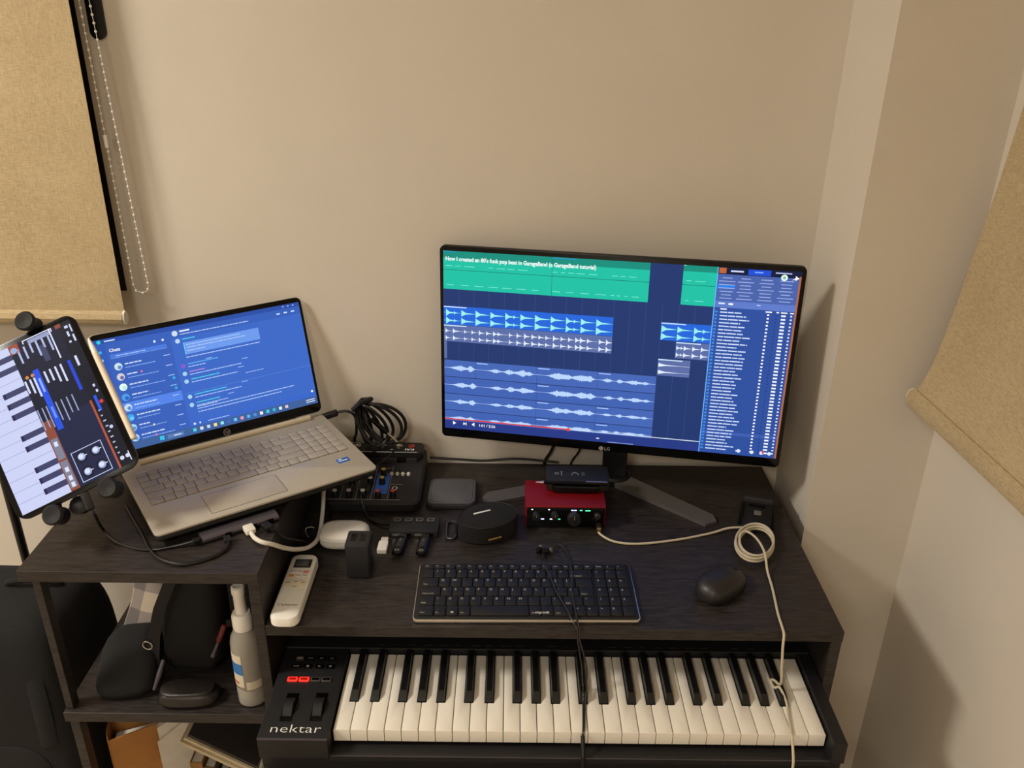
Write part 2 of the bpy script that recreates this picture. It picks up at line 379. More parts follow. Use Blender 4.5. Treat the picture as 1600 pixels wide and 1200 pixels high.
for x in (DX0+.002, DX1-.0215):
    part('slide_rail', tx(x, x+.0045, -.03, .45, -.082, -.060), STEEL, tr, False)
part('tray_front', tx(DX0+.006, DX1+.006, -.057, -.0455, -.098, -.066), WOOD, tr, False)

# ================================================================== PIANO KEYBOARD
NW = 29; KP = .68/NW; KL = .147
pk = thing('piano_keyboard', 'black electronic piano keyboard with white and black keys on the pull-out tray', 'piano keyboard', (0, 0, -.0615))
ZB = .0615      # key top height above the thing's base
case = MB()
case.box(-.098, .701, -.016, .215, 0.004, ZB-.028)                                    # lower shell
case.box(-.098, -.0025, -.024, .1505, ZB-.0285, ZB+.008)                              # control panel block
case.box(.6825, .701, -.024, .1505, ZB-.0285, ZB+.008)                                # right cheek
case.box(-.098, .701, .1500, .215, ZB-.0285, ZB+.010)                                 # rear deck
case.box(-.003, .683, -.0215, -.0155, ZB-.036, ZB-.0245)                              # front rail
o = part('case', case, MATTE, pk, False); md = o.modifiers.new('edge', 'BEVEL'); md.width = .0012; md.segments = 2
for x in (-.08, .68):
    for y in (.01, .19): part('foot', MB().lathe([(.008, 0), (.009, .004)], 10, M=Matrix.Translation((x, y, 0))), RUBBER, pk)
part('panel_edge', MB().box(-.0975, -.003, -.0246, -.0238, ZB+.0055, ZB+.0078), GREYMET, pk, False)
part('rail_highlight', MB().box(-.002, .682, -.0222, -.0214, ZB-.0262, ZB-.0250), GREYMET, pk, False)  # highlight line along the front rail, modelled as a thin grey strip
NOTCH = {0: (0, .0092), 1: (.0034, .0034), 2: (.0092, 0), 3: (0, .0098), 4: (.0020, .0072), 5: (.0072, .0020), 6: (.0098, 0)}
BCENT = {0: -.0030, 1: .0030, 3: -.0040, 4: 0, 5: .0040}     # offset of the black key from the seam right of that white key
BW = .0116; YB = .052
def white_mesh(kind):
    g = .0005; wdt = KP-2*g; l = r = 0.0
    if kind in BCENT: r = BW/2-BCENT[kind]+.0008-g
    if kind-1 in BCENT: l = BW/2+BCENT[kind-1]+.0008-g
    pts = [(g, 0), (g+wdt, 0)]
    pts += [(g+wdt, YB-.001), (g+wdt-r, YB-.001), (g+wdt-r, KL)] if r else [(g+wdt, KL)]
    pts += [(g+l, KL), (g+l, YB-.001), (g, YB-.001)] if l else [(g, KL)]
    mb = MB()
    def ring(z, ins):
        cx, cy = KP/2, KL/2
        return [(x+(ins if x < cx else -ins), y+(ins if y < .01 else 0), z) for x, y in pts]
    mb.rings([ring(-.0205, 0), ring(-.0012, 0), ring(-.0004, .0003), ring(0, .0010)])
    return mb.mesh('white_key', IVORY, True, 30)
wm = {k: white_mesh(k) for k in range(7)}; wm[7] = white_mesh(9)
bk = MB(); L = KL-YB
def br(y, z, w2): return [(-w2, y, z), (w2, y, z)]
hw = BW/2; ht_ = .0105
vs = [(-hw, 0, -.004), (hw, 0, -.004), (hw, L, -.004), (-hw, L, -.004), (-hw, .0005, .001), (hw, .0005, .001), (hw, L, .001), (-hw, L, .001),
      (-hw*.80, .0105, ht_-.0012), (hw*.80, .0105, ht_-.0012), (hw*.80, L, ht_-.0012), (-hw*.80, L, ht_-.0012), (-hw*.66, .0125, ht_), (hw*.66, .0125, ht_), (hw*.66, L, ht_), (-hw*.66, L, ht_)]
fs = [(3, 2, 1, 0)]
for k in range(3):
    a = k*4
    for i in range(4): j = (i+1) % 4; fs.append((a+i, a+j, a+4+j, a+4+i))
fs.append((12, 13, 14, 15)); bk.add(vs, fs); bkm = bk.mesh('black_key', KEYBLK, True, 25)
for i in range(NW):
    k = i % 7 if i < 28 else 7
    obj('white_key', wm[k], pk, (i*KP, 0, ZB))
    if i < 28 and i % 7 in BCENT: obj('black_key', bkm, pk, ((i+1)*KP+BCENT[i % 7], YB, ZB))
PT = ZB+.008
for x, y in ((-.066, .032), (-.025, .033)):
    part('wheel_slot', MB().box(x-.0085, x+.0085, y-.026, y+.026, PT-.0005, PT+.0004), GLOSSB, pk, False)
    wh = MB().rings([[(s_, .022*math.cos(a), .022*math.sin(a)-.0135) for a in [2*math.pi*k/28 for k in range(28)]] for s_ in (-.0062, -.0055, .0055, .0062)])
    o = part('control_wheel', wh, RUBBER, pk, loc=(x, y, PT))
    part('grip_notch', MB().box(-.0055, .0055, .0135, .0155, .0035, .0062), GLOSSB, o, False)
def button(x, y, w_, d, m, mk=None, name='button', label=None):
    o = part(name, MB().rbox(0, 0, w_, d, 0, .0022, .0012, .0005, 2), m, pk, loc=(x, y, PT-.0002), label=label)
    if mk:
        q = MB(); mk(q); part('symbol', q, GREYPRINT, o, False)
    return o
Z_ = .00232
rectsym = lambda a, c: (lambda q: q.quad([(-a, -c, Z_), (a, -c, Z_), (a, c, Z_), (-a, c, Z_)]))
trisym = lambda q: q.quad([(-.002, -.0018, Z_), (.0022, 0, Z_), (-.002, .0018, Z_)])
disc_sym = lambda q: q.quad([(.0019*math.cos(a), .0019*math.sin(a), Z_) for a in [k*math.pi/5 for k in range(10)]])
for i, x in enumerate((-.072, -.0560, -.0395, -.0240)):
    button(x, .127, .0125, .0075, DGREY if i == 0 else GLOSSB, [rectsym(.0045, .0022), rectsym(.004, .0008), rectsym(.0025, .0008), rectsym(.0025, .0008)][i])
for i, x in enumerate((-.074, -.0570, -.0395, -.0235)):
    button(x, .1105, .0125, .0075, GLOSSB, [rectsym(.0042, .0011), rectsym(.0021, .0019), trisym, disc_sym][i])
REDLED = mat('lit_red_button', '7a0f0a', .4, emit='ff2a1c', estr=2.2, var=.02); DIM = mat('unlit_button', '4a4441', .5)
for i, x in enumerate((-.0738, -.0570, -.0402, -.0245)):
    o = button(x, .0845, .0145, .0082, REDLED if i < 2 else DIM, None, 'octave_button' if i < 2 else 'button', 'button glowing red' if i < 2 else None)
    part('inlay', MB().rbox(0, 0, .0105, .0046, .0022, .0024, .001, .0001, 2), mat('dark_red_inlay', '6b0b08', .4, emit='a01008', estr=.6) if i < 2 else GLOSSB, o)
q = MB(); put_text(q, 'nektar', .0205, -.0845, -.0135, PT+.00015, bold=-.012, sx=1.32); part('lettering', q, PRINT, pk, False)
q = MB()
for x in [-.005+.0235*i for i in range(2, 28)]:
    if random.random() < .75: q.box(x, x+random.uniform(.008, .016), .157, .1582, ZB+.0100, ZB+.01015)
put_text(q, 'IMPACT', .010, .555, .178, ZB+.0102, sx=1.6); part('lettering', q, DARKPRINT, pk, False)

# ================================================================== MONITOR
def euler_basis(y, t_, r):
    Rz = Matrix.Rotation(y, 3, 'Z'); X = Vector((1, 0, 0)); U = Vector((0, 0, 1)); N = Vector((0, -1, 0))
    U2 = U*math.cos(t_)-N*math.sin(t_); N2 = N*math.cos(t_)+U*math.sin(t_)
    return Rz@(X*math.cos(r)+U2*math.sin(r)), Rz@(-X*math.sin(r)+U2*math.cos(r)), Rz@N2
MC = Vector((.409, .475, .357)); MX, MU, MN = euler_basis(-.182, .061, .006); MW, MH = .594, .351
mo = thing('computer_monitor', 'wide black monitor on a V-shaped stand showing a music video on screen', 'monitor', tuple(MC), basis=(MX, MU, MN))
SCR = screen_mat('monitor_screen_light', 1.0)
part('housing', MB().rbox(0, 0, MW, MH, -.012, 0, .008, .002, 4).rbox(0, -.03, .38, .22, -.042, -.0115, .02, .012, 4), BLACK, mo)
part('bezel', MB().rbox(0, 0, MW, MH, -.0005, .0012, .008, .0006, 4), GLOSSB, mo)
s = Screen(); H = MH*1000; W_ = MW*1000
R = lambda x0, y0, x1, y1, c, l=1: s.rect(x0, H-y1, x1, H-y0, c, l)      # y measured from the top edge
R(6, 8, 587, 334, '21386f', 0)
R(6, 8, 351, 74, '1cc2a6'); R(404, 8, 458, 74, '1cc2a6'); R(6, 8, 351, 20, '138f7d', 2); R(404, 8, 458, 18, '138f7d', 2)
for x0, x1 in ((6, 351), (404, 458)): R(x0, 40, x1, 40.8, '0f6b66', 2)
R(191, 8, 191.6, 74, '0f6b66', 2); R(404, 8, 408, 8.8, '9cf0dd', 3)
for y, seq in ((33, ((10, 22), (26, 36), (42, 60), (84, 92), (98, 112), (116, 128), (134, 150), (192, 200), (206, 213), (218, 228), (232, 246), (252, 266), (290, 300), (304, 312), (318, 330), (410, 418), (424, 440))),
               (66, ((12, 24), (36, 50), (60, 76), (84, 100), (108, 124), (132, 148), (158, 170), (193, 206), (216, 228), (240, 254), (264, 282), (290, 296), (300, 306), (312, 318), (324, 336), (410, 416), (426, 440)))):
    for a, c in seq: R(a, y, c, y+1, '7df2da', 3)
for k in range(17): R(6+26.4*k, 74, 6.5+26.4*k, 334, '3a5590', 1)
def clip(x0, x1, y0, y1, bg, fg, hits, rows):
    R(x0, y0, x1, y1, bg, 2); R(x0, y0+.8, min(x1, x0+40), y0+2.6, 'cfe8ff', 3)
    hh = (y1-y0-5)/rows
    for r_i in range(rows):
        yc = y0+5+hh*(r_i+.5)
        for (a, ln, amp) in hits:
            pts = [(a, H-(yc-amp*hh*.48)), (a+ln*.12, H-(yc-amp*hh*.34)), (a+ln*.35, H-(yc-amp*hh*.12)), (a+ln, H-(yc-.25)), (a+ln, H-(yc+.25)), (a+ln*.35, H-(yc+amp*hh*.12)), (a+ln*.12, H-(yc+amp*hh*.34)), (a, H-(yc+amp*hh*.48))]
            s.poly(pts[::-1], fg, 4)
        R(x0, yc-.2, x1, yc+.2, fg, 3)
clip(6, 297, 104, 137, '2467dc', '9df3f0', [(10, 17, 1), (24, 8, .5), (37, 22, .9), (62, 23, 1), (88, 22, .9), (114, 18, 1), (128, 8, .5), (140, 22, .9), (165, 25, 1), (192, 22, .9), (218, 16, 1), (231, 10, .5), (243, 22, .9), (269, 24, 1)], 2)
rr = random.Random(3); hits = []; x = 9
while x < 290:
    hits.append((x, rr.uniform(6, 12), rr.uniform(.6, .95))); x += rr.choice((8, 12, 13, 13, 20))
clip(6, 297, 137.5, 168, '5d6fa8', 'e6f1ff', hits, 2)
R(6, 168, 11, 200, '5d6fa8', 2)
clip(376, 458, 106, 137, '2467dc', '9df3f0', [(377, 23, 1), (403, 22, .9), (430, 18, 1), (444, 12, .6)], 2)
clip(403, 458, 138, 167, '5d6fa8', 'e6f1ff', [(404, 8, .8), (411, 5, .6), (416, 12, .8), (430, 12, .8), (444, 12, .8)], 2)
clip(376, 429, 170, 200, '5d6fa8', 'e6f1ff', [(377, 34, .6)], 2)
for k in range(4):                                              # four voice tracks
    y0 = 202+k*32; y1 = y0+31.4 if k < 3 else 334
    R(6, y0, 375, y1, '4163b4' if k % 2 else '4668b8', 2); R(6, y0, 375, y0+.6, '22305c', 3)
    for a in ((62, 171, 276), (171,), (171, 276), (171, 276))[k]:
        R(a, y0, a+.6, y1, '2b4186', 3); R(a+2, y0+2.5, a+22, y0+4.2, 'a9c6ff', 3)
    yc = y0+15; ph = rr.uniform(0, 6); up = []; dn = []
    for i in range(370):
        x = 6+i; env = 0
        for c, wd, am in ((32, 22, 7), (52, 9, 9), (96, 16, 5), (120, 13, 7), (143, 20, 8), (157, 8, 4), (205, 22, 9), (222, 14, 6), (246, 22, 9), (262, 10, 7), (292, 12, 5), (313, 8, 6), (337, 22, 5), (356, 9, 4)):
            env += am*math.exp(-((x-c-ph)/wd*2)**2)
        e = env*(.5+.5*rr.random())*(.8, .76, .64, .5)[k]+.25; up.append((x, H-(yc-e))); dn.append((x, H-(yc+e)))
    for i in range(0, 369, 1): s.poly([dn[i], dn[i+1], up[i+1], up[i]], 'bcd8ff', 4)
R(6, 314.4, 230, 316.6, 'e8403a', 6); R(230, 314.8, 584, 316.2, 'dfeaff', 6); s.disc(230, H-315.5, 3.2, 'f04a3a', 7)
R(6, 318, 458, 334, '273a86', 5)
s.poly([(21, H-326.5), (21, H-319.5), (27, H-323)], 'ffffff', 7); s.poly([(40, H-326), (40, H-320), (44.4, H-323)], 'ffffff', 7); R(44.6, 320, 45.8, 326, 'ffffff', 7)
s.poly([(56, H-324.6), (56, H-321.4), (58, H-321.4), (60.5, H-319), (60.5, H-327), (58, H-324.6)][::-1], 'ffffff', 7)
s.text('1:01 / 2:26', 7.2, 68, H-326, 'ffffff', 7, .012)
R(280, 326, 285, 328, 'dfeaff', 7); R(300, 332, 345, 333, '9db4ee', 7)
s.text("How I created an 80's funk pop beat in GarageBand (a GarageBand tutorial)", 9.9, 10, H-24.5, 'ffffff', 7, .022, sx=.835)
R(6, 9, 28, 10.2, '2f8fd0', 5); R(192, 9, 232, 10.4, '2f8fd0', 5)
R(457, 8, 587, 334, '2d509f', 8); R(457, 8, 587, 19, '101a3c', 9); R(457, 8, 458.6, 334, '6fb2ff', 10)
R(460, 8.6, 471, 17.5, 'c0653a', 10); R(505, 9, 540, 18, '1f50d8', 10); R(478, 12, 498, 14.6, 'cfdcff', 10); R(515, 12, 528, 14, '7db0ff', 11); R(547, 11, 572, 13, 'b8c6f0', 10)
R(458.6, 19, 587, 63, '4b64ac', 9); R(458.6, 63, 587, 74, '5f7ccc', 9); R(459, 36, 487, 42.5, '2a80ea', 10)
for cx_ in (474, 503, 535, 566):
    for k in range(7):
        h_ = rr.uniform(7, 13); R(cx_-h_, 24+k*5.6, cx_+h_, 25.4+k*5.6, '9db0e6', 11)
R(464, 66, 474, 68.4, 'e6eeff', 11); R(480, 66, 487, 69, 'ffffff', 11); R(524, 66, 530, 67.5, 'c6d4ff', 11)
for x0, x1 in ((468, 478), (539, 549), (556, 560), (563, 573), (577, 583)): R(x0, 75.5, x1, 77.5, 'ffffff', 11)
R(458.6, 293, 584, 298.5, '3f5fb4', 9)
for k in range(42):
    y = 80+k*5.95; R(460, y, 464, y+3, '3f8fe8', 11); e = 468+rr.uniform(30, 52); x = 468
    while x < e:
        n_ = x+rr.uniform(8, 18); R(x, y+.7, min(n_, e), y+2.8, 'ccdcff', 11); x = n_+1.2
    R(542, y+.4, 545.4, y+3, 'ffffff', 11); R(564, y+.3, 571, y+3.2, 'f4f8ff', 11); R(578, y+.4, 581, y+2.8, 'e4ecff', 11); R(555, y+.8, 557, y+2.4, '1a2c66', 11)
R(457, 318, 587, 334, '27418e', 10) if False else None
for x in (524, 546, 562, 575): s.disc(x, H-326, 3.3, 'dfe8ff', 12)
s.disc(564.5, H-324.6, 2.2, 'e83a4a', 13); R(519, 324.6, 526, 327.4, 'dfe8ff', 12)
R(584, 16, 587, 334, 'b0694a', 12); s.disc(561, H-19, 5.2, 'e8fff2', 13); s.disc(561, H-19, 2.4, '7fb8a8', 14)
s.poly([(573, H-22.5), (578, H-18), (578, H-15), (584, H-19), (578, H-23), (578, H-20.5)][::-1], 'ffffff', 13)
s.build('screen', SCR, mo, (-MW/2, -MH/2, .0013))
q = MB(); q.quad([(-.0075+.0042*math.cos(a), -.1705+.0042*math.sin(a), .00135) for a in [k*math.pi/8 for k in range(16)]]); put_text(q, 'LG', .0085, -.002, -.1735, .00135, bold=.01)
part('logo', q, GREYPRINT, mo, False, label='small grey maker logo on the chin')
# stand parts live under the monitor in its own frame
inv = mo.matrix_world.inverted()
def world_part(name, mb, m, parent, smooth=True, base=inv, **k):
    mb.v = [tuple(base@Vector(v)) for v in mb.v]; return part(name, mb, m, parent, smooth, **k)
SB = Vector((.432, .503, DT))
world_part('neck', MB().box(-.022, .022, -.011, .011, .008, .27, M=Matrix.Translation(SB)@Matrix.Rotation(-.182, 4, 'Z')), BLACK, mo, False)
def leg(p0, p1, w0, w1):
    p0 = Vector(p0); p1 = Vector(p1); d_ = (p1-p0); n_ = Vector((-d_.y, d_.x, 0)).normalized(); mb = MB()
    e = d_.normalized()*.016
    pts = [p0-n_*w0, p1-n_*w1-e*.6, p1+n_*w1*.2, p1+n_*w1-e*.9, p0+n_*w0] if d_.x > 0 else [p0-n_*w0, p1-n_*w1-e*.9, p1-n_*w1*.2, p1+n_*w1-e*.6, p0+n_*w0]
    def ring(z, k, sag): return [(p.x, p.y, DT+z-(sag if i in (1, 2, 3) else 0)) for i, p in enumerate(pts)]
    return mb.rings([ring(.0005, 0, 0), ring(.010, 0, .005), ring(.0112, 0, .005)])
world_part('stand_leg', leg((.432, .497, 0), (.590, .358, 0), .019, .017), BASEMET, mo, False)
world_part('stand_leg', leg((.432, .503, 0), (.193, .424, 0), .018, .017), BASEMET, mo, False)
world_part('stand_hub', MB().lathe([(.030, .0004), (.030, .012), (.026, .016), (.004, .017)], 24, M=Matrix.Translation(SB)), BLACK, mo)

# ================================================================== LAPTOP
LO = Vector((-.261, .140, .218)); LXa = Vector((math.cos(.599), math.sin(.599), 0)); LYa = Vector((-math.sin(.599), math.cos(.599), 0)); LW, LD = .348, .229
lp = thing('laptop', 'open silver laptop with a blue chat screen on the raised desk shelf', 'laptop', tuple(LO-Vector((0, 0, LO.z-HT))), basis=(LXa, LYa, Vector((0, 0, 1))))
DZ = LO.z-HT           # deck height above the shelf
part('base', MB().rbox(LW/2, LD/2, LW, LD, DZ-.0145, DZ-.0035, .009, .004, 4), BLACK, lp)
part('deck', MB().rbox(LW/2, LD/2, LW, LD, DZ-.0036, DZ, .009, .0008, 4), SILVER, lp)
for x in (.03, LW-.03):
    for y in (.025, LD-.03): part('foot', MB().rbox(x, y, .03, .008, 0, DZ-.0140, .003, .001, 2), RUBBER, lp)
KX0, KX1, KY0, KY1 = .016, .334, .083, .186
part('key_well', MB().rbox((KX0+KX1)/2, (KY0+KY1)/2, KX1-KX0, KY1-KY0, DZ-.0002, DZ+.0003, .002, .0001, 2), KEYWELL, lp)
KM = {}
def keycap(w_, d, h, m, r=.0012, name='key'):
    k = (round(w_, 4), round(d, 4), m.name)
    if k not in KM: KM[k] = MB().rbox(0, 0, w_, d, 0, h, r, .0005, 2, bot=False).mesh(name, m, True, 40)
    return KM[k]
U = (KX1-KX0)/19.05; RH = (KY1-KY0)/5.62; y = KY1
rows = [[1]*19, [1]*13+[2.0]+[1]*4, [1.5]+[1]*12+[1.5]+[1]*4, [1.8]+[1]*11+[2.2]+[1]*4, [2.3]+[1]*10+[2.7]+[1]*4, [1.2, 1, 1, 1, 5.6, 1, 1.2, 1, 1, 1]+[2, 1, 1]]
for ri, row in enumerate(rows):
    hgt = RH*.62 if ri == 0 else RH; x = KX0; y -= hgt; tot = sum(row); sc = (KX1-KX0)/tot
    for wd in row:
        ww = wd*sc; obj('key', keycap(ww-.0011, hgt-.0011, .0011, SILKEY), lp, (x+ww/2, y+hgt/2, DZ+.0003)); x += ww
part('touchpad', MB().rbox(.143, .0415, .116, .056, DZ-.0002, DZ+.00045, .002, .0003, 3), mat('touchpad_silver', 'b8ad9b', .5, metal=.2, var=.03), lp)
q = MB().rbox(.143, .0415, .1175, .0575, DZ-.0002, DZ+.0002, .002, .0001, 3); part('touchpad_rim', q, KEYWELL, lp)
st = part('sticker', MB().rbox(.311, .053, .021, .0145, DZ-.0001, DZ+.0003, .002, .0001, 3), mat('blue_sticker', '1f62b8', .4, var=.1), lp, label='small blue processor sticker')
q = MB()
for x0, x1, yy in ((.304, .310, .056), (.303, .318, .0508)): q.box(x0, x1, yy, yy+.0024, DZ+.0002, DZ+.00036)
part('sticker_print', q, PRINT, st, False)
part('status_light', MB().box(.020, .034, .190, .1912, DZ-.0001, DZ+.0004), PRINT, lp, False)
part('hinge', MB().tube([(.030, LD-.010, DZ+.003), (.322, LD-.010, DZ+.003)], .0052, 12), mat('bright_hinge_aluminium', 'd3c6ac', .35, metal=.3, var=.03), lp)
A = 1.291; HG = Vector((0, LD-.008, DZ+.002)); Ld = Vector((0, math.cos(A), math.sin(A))); Ln = Vector((0, -math.sin(A), math.cos(A)))
lid = bpy.data.objects.new('lid', None)
LM = Matrix(((1, 0, 0, 0), (0, Ld.y, Ln.y, HG.y), (0, Ld.z, Ln.z, HG.z), (0, 0, 0, 1))); LH = .215
lb = MB().rbox(LW/2, LH/2+.003, LW, LH-.006, -.0062, -.0012, .010, .002, 4); lb.v = [tuple(LM@Vector(v)) for v in lb.v]
lid = part('lid', lb, SILVER, lp)
bz = MB().rbox(LW/2, LH/2+.003, LW-.001, LH-.007, -.0014, 0, .010, .0005, 4); bz.v = [tuple(LM@Vector(v)) for v in bz.v]
part('bezel', bz, GLOSSB, lid)
s = Screen(); R = lambda x0, y0, x1, y1, c, l=1: s.rect(x0, y0, x1, y1, c, l)   # y upward from the hinge line, mm
R(5.5, 23, 342.5, 206, '3a62bc', 0); R(5.5, 199, 342.5, 206, '2c50a6', 1); R(120, 36, 342.5, 199, '3e6ac8', 1); R(120, 186, 342.5, 199, '3862bc', 2)
R(5.5, 23, 342.5, 36, '40629c', 3); R(5.5, 36, 22, 199, '335cb8', 2)
s.disc(14, 202, 3, '2fd0dc', 4); R(22, 201, 38, 203, 'cfe0ff', 4)
s.text('Chats', 7, 26, 184, 'ffffff', 4, .02); s.disc(95, 187, 2, 'dfe8ff', 4); s.disc(108, 187, 2, 'dfe8ff', 4)
R(26, 173, 112, 180, '4a7ade', 3); R(26, 173, 112, 173.6, '86aaf0', 4); s.words(34, 80, 175.6, 1.6, 'a9c2f6', 4)
for k, c in enumerate(('2fb8e8', '9fd0f0', '2fc8e0', '9fd0f0', '49b8f0')): s.disc(13, 186-k*13, 2.4, c, 4)
rr = random.Random(11)
R(22, 84, 119, 100, '5586ea', 3)
for k in range(8):
    y = 159-k*16.8; s.disc(34, y, 6, ('cfe6ee', 'd8d2dc', 'e4fdf4', '4fa0e8', 'c6dfee', '3aa4f0', 'a8d8f4', 'b8dff0')[k], 4); s.disc(35.5, y-1.5, 3, ('5f8ad0', '6a6fa8', 'b8e8e8', '2c62c0', '5a8ad8', '74c8ff', '5896dc', '5ca0d8')[k], 5)
    s.words(44, 44+rr.uniform(14, 42), y+1.2, 2.0, 'cfe0ff', 5, rr); s.words(44, 44+rr.uniform(34, 54), y-4.2, 1.2, '8fb2f4', 5, rr)
    R(104, y+2, 114, y+3.4, '86c8f4' if k in (2, 3) else 'a9c2f6', 5)
    if k in (2, 3): s.disc(112, y-2.6, 2.3, '2fb4ec', 5)
    if k in (1, 6, 7): s.disc(66, y+(2 if k == 1 else -3), 1.8, 'e87a9c' if k != 6 else 'f0d8b0', 6)
s.disc(128, 193, 4.6, 'cfe2f2', 4); R(136, 194, 152, 196.4, 'f2f6ff', 4); s.words(136, 250, 189.4, 1.5, 'b4ccfa', 4)
s.disc(130, 180, 3.8, 'bcd8f0', 4); R(138, 181, 158, 182.6, '4fd0ec', 4)
R(138, 156, 264, 176, '6f9cee', 3); R(138, 156, 139.2, 176, '5fe0f4', 5)
for y, e, x0 in ((171, 232, 142), (166.4, 240, 142), (161, 172, 142), (150.5, 262, 138)): s.words(x0, e, y, 1.4, 'b4cffa', 5, rr)
for y, c1, e in ((138, '5fb4f4', 166), (125, 'c08ae0', 224), (112, '4fd0ec', 215), (86, '4fd0ec', 216), (72, '4fd0ec', 190)):
    s.disc(130, y, 3.6, ('8a5ad0' if y == 138 else 'a8d4ee'), 4); R(138, y+1.5, 138+rr.uniform(22, 60), y+3.0, c1, 4); s.words(138, e, y-3.4, 1.4, 'b0ccfa', 5, rr)
    R(e+2, y+4, e+12, y+5.2, '9dbcf6', 4)
s.words(228, 260, 104, 1.3, '9dbcf6', 4)
R(120, 92, 342, 92.6, '5a8ae4', 4)
for y, e in ((63, 306), (57.6, 282), (66.6, 172)): s.words(138, e, y, 1.4, 'b0ccfa', 5, rr)
R(120, 36, 342.5, 44, '3a68cc', 3); s.disc(128, 40, 2, 'dfe8ff', 4); s.disc(137, 40, 1.6, 'dfe8ff', 4); s.words(150, 186, 39.2, 1.5, 'a9c2f6', 4)
for x0, y0 in ((70, 27), (73.4, 27), (70, 30.4), (73.4, 30.4)): R(x0, y0, x0+3, y0+3, '35d6ff', 5)
R(82, 26.5, 108, 33, '5c80bc', 4); R(92, 28.6, 104, 30.6, 'c6d6f0', 5)
for k, c in enumerate(('4fd8f0', 'dfe8f0', 'c8d8ff', 'ffe08a', '8fe8ff', '3a6ad0', '6ac8ff', 'f0a0b0', '4fc0ff', '4a90e8', 'f4f4f4', '3ad8e0', '38b8d8', 'd8f8f0', 'f0c8d8')): s.poly([(126+k*11.4+dx, 30+dy) for dx, dy in ((-2.6, -2.6), (2.6, -2.6), (2.6, 2.6), (-2.6, 2.6))], c, 5)
R(322, 31, 338, 32.4, 'e4eeff', 5); R(322, 27.4, 338, 28.8, 'e4eeff', 5); s.disc(336, 46, 2, 'ffffff', 5)
for k in range(3): R(312+k*9, 202, 315+k*9, 203.2, 'cfe0ff', 5); R(300+k*13, 191, 306+k*13, 193.4, 'cfe0ff', 5)
sc = s.build('screen', SCR, lid); sc.data.transform(LM@Matrix.Translation((0, 0, .0002)))
q = MB(); q.rings([[(LW/2+.002+.0058*k*math.cos(a), .0125+.0058*k*math.sin(a), .00025) for a in [i*math.pi/10 for i in range(20)]] for k in (1.0, .86)], cap0=False, cap1=False)
put_text(q, 'hp', .0095, LW/2+.002, .0102, .0003, align='CENTER', shear=.2, bold=-.005); q.v = [tuple(LM@Vector(v)) for v in q.v]
part('logo', q, GREYPRINT, lid, False, label='round grey maker logo below the screen')

# ================================================================== TABLET, STYLUS, STAND
TX = Vector((.879, .313, .360)).normalized(); TU = Vector((-.475, .500, .724)); TU = (TU-TX*TU.dot(TX)).normalized(); TN = TX.cross(TU)
TC = Vector((-.417, .213, .371)); TW, TH_ = .1785, .2476
tb = thing('tablet', 'black rimmed tablet clamped upright, showing a piano app with white keys', 'tablet', tuple(TC), basis=(TX, TU, TN))
part('body', MB().rbox(0, 0, TW, TH_, -.0062, -.0003, .017, .0016, 6), GREYMET, tb)
part('glass', MB().rbox(0, 0, TW, TH_, -.0008, 0, .017, .0005, 6), GLOSSB, tb)
s = Screen()
# picture drawn in the app's own frame: a runs along the long side (top of tablet downward), c runs from left edge to right edge
def T(a0, c0, a1, c1, col, l=1): s.poly([(c0-TW*500, TH_*500-a1), (c1-TW*500, TH_*500-a1), (c1-TW*500, TH_*500-a0), (c0-TW*500, TH_*500-a0)], col, l)
def TD(a, c, r, col, l=3): s.disc(c-TW*500, TH_*500-a, r, col, l, 16)
T(8, 8, 239.5, 170.5, '1a2142', 0); T(8, 8, 240, 79, 'cdd3f6', 1)
for k in range(14): T(8+k*16.6, 8, 8.5+k*16.6, 79, '7d86b8', 2)
for k in range(14):
    if k % 7 in (0, 1, 3, 4, 5): T(8+(k+1)*16.6-4.2, 46, 8+(k+1)*16.6+4.2, 79, '3d3f66', 3); T(8+(k+1)*16.6-4.2, 46, 8+(k+1)*16.6+4.2, 50, '23244a', 4)
T(8, 79, 240, 92, '8c4a38', 2); T(8, 79, 132, 92, '10162c', 4)
T(160, 80.5, 192, 90.5, '7f8296', 5); T(195, 80.5, 236, 90.5, '7f8296', 5)
for a in (165, 205, 218, 228): T(a, 83, a+7, 88, 'dfe4ff', 6)
T(8, 92, 134, 152, '12172e', 2); T(8, 78, 22, 92, 'a04a3a', 5); TD(17, 84, 4.6, '9db0d8', 6)
T(8, 152, 240, 170.5, '0e1120', 3); T(132, 150, 240, 153, 'b0523c', 4); T(8, 148, 14, 156, '8c4a38', 4)
for k in range(6): T(17, 88+k*9, 17+rr.uniform(14, 26), 90.8+k*9, 'b4bce6', 5)
T(10, 138, 56, 140, 'e4e8ff', 5); T(10, 94, 12, 140, 'e4e8ff', 5) if False else None
T(8.5, 100, 10, 142, 'e4e8ff', 5); T(8.5, 141, 14, 142.6, 'e4e8ff', 5); T(8.5, 99, 14, 100.6, 'e4e8ff', 5); T(11, 106, 17, 138, '9aa2c8', 4); T(26, 118, 52, 126, '3c4466', 5)
T(56, 96, 152, 104.5, '1e50e0', 5); T(70, 99, 92, 102, '8fb0ff', 6); T(116, 99, 134, 102, '6f94f8', 6)
for c in (80, 87, 93): T(66, c, 66+rr.uniform(16, 34), c+2.8, 'd4daf8', 5)
for c in (109, 117, 125, 133): T(64, c, 64+rr.uniform(16, 32), c+2.8, 'd4daf8', 5)
for c in (80, 87, 93, 107, 115, 123, 131): T(112, c, 112+rr.uniform(24, 34), c+1.7, '9aa4cc', 5)
for c in (86, 94): TD(62, c, 2.6, 'd08a4c', 6)
T(64, 144.5, 112, 149, '1e46d4', 5)
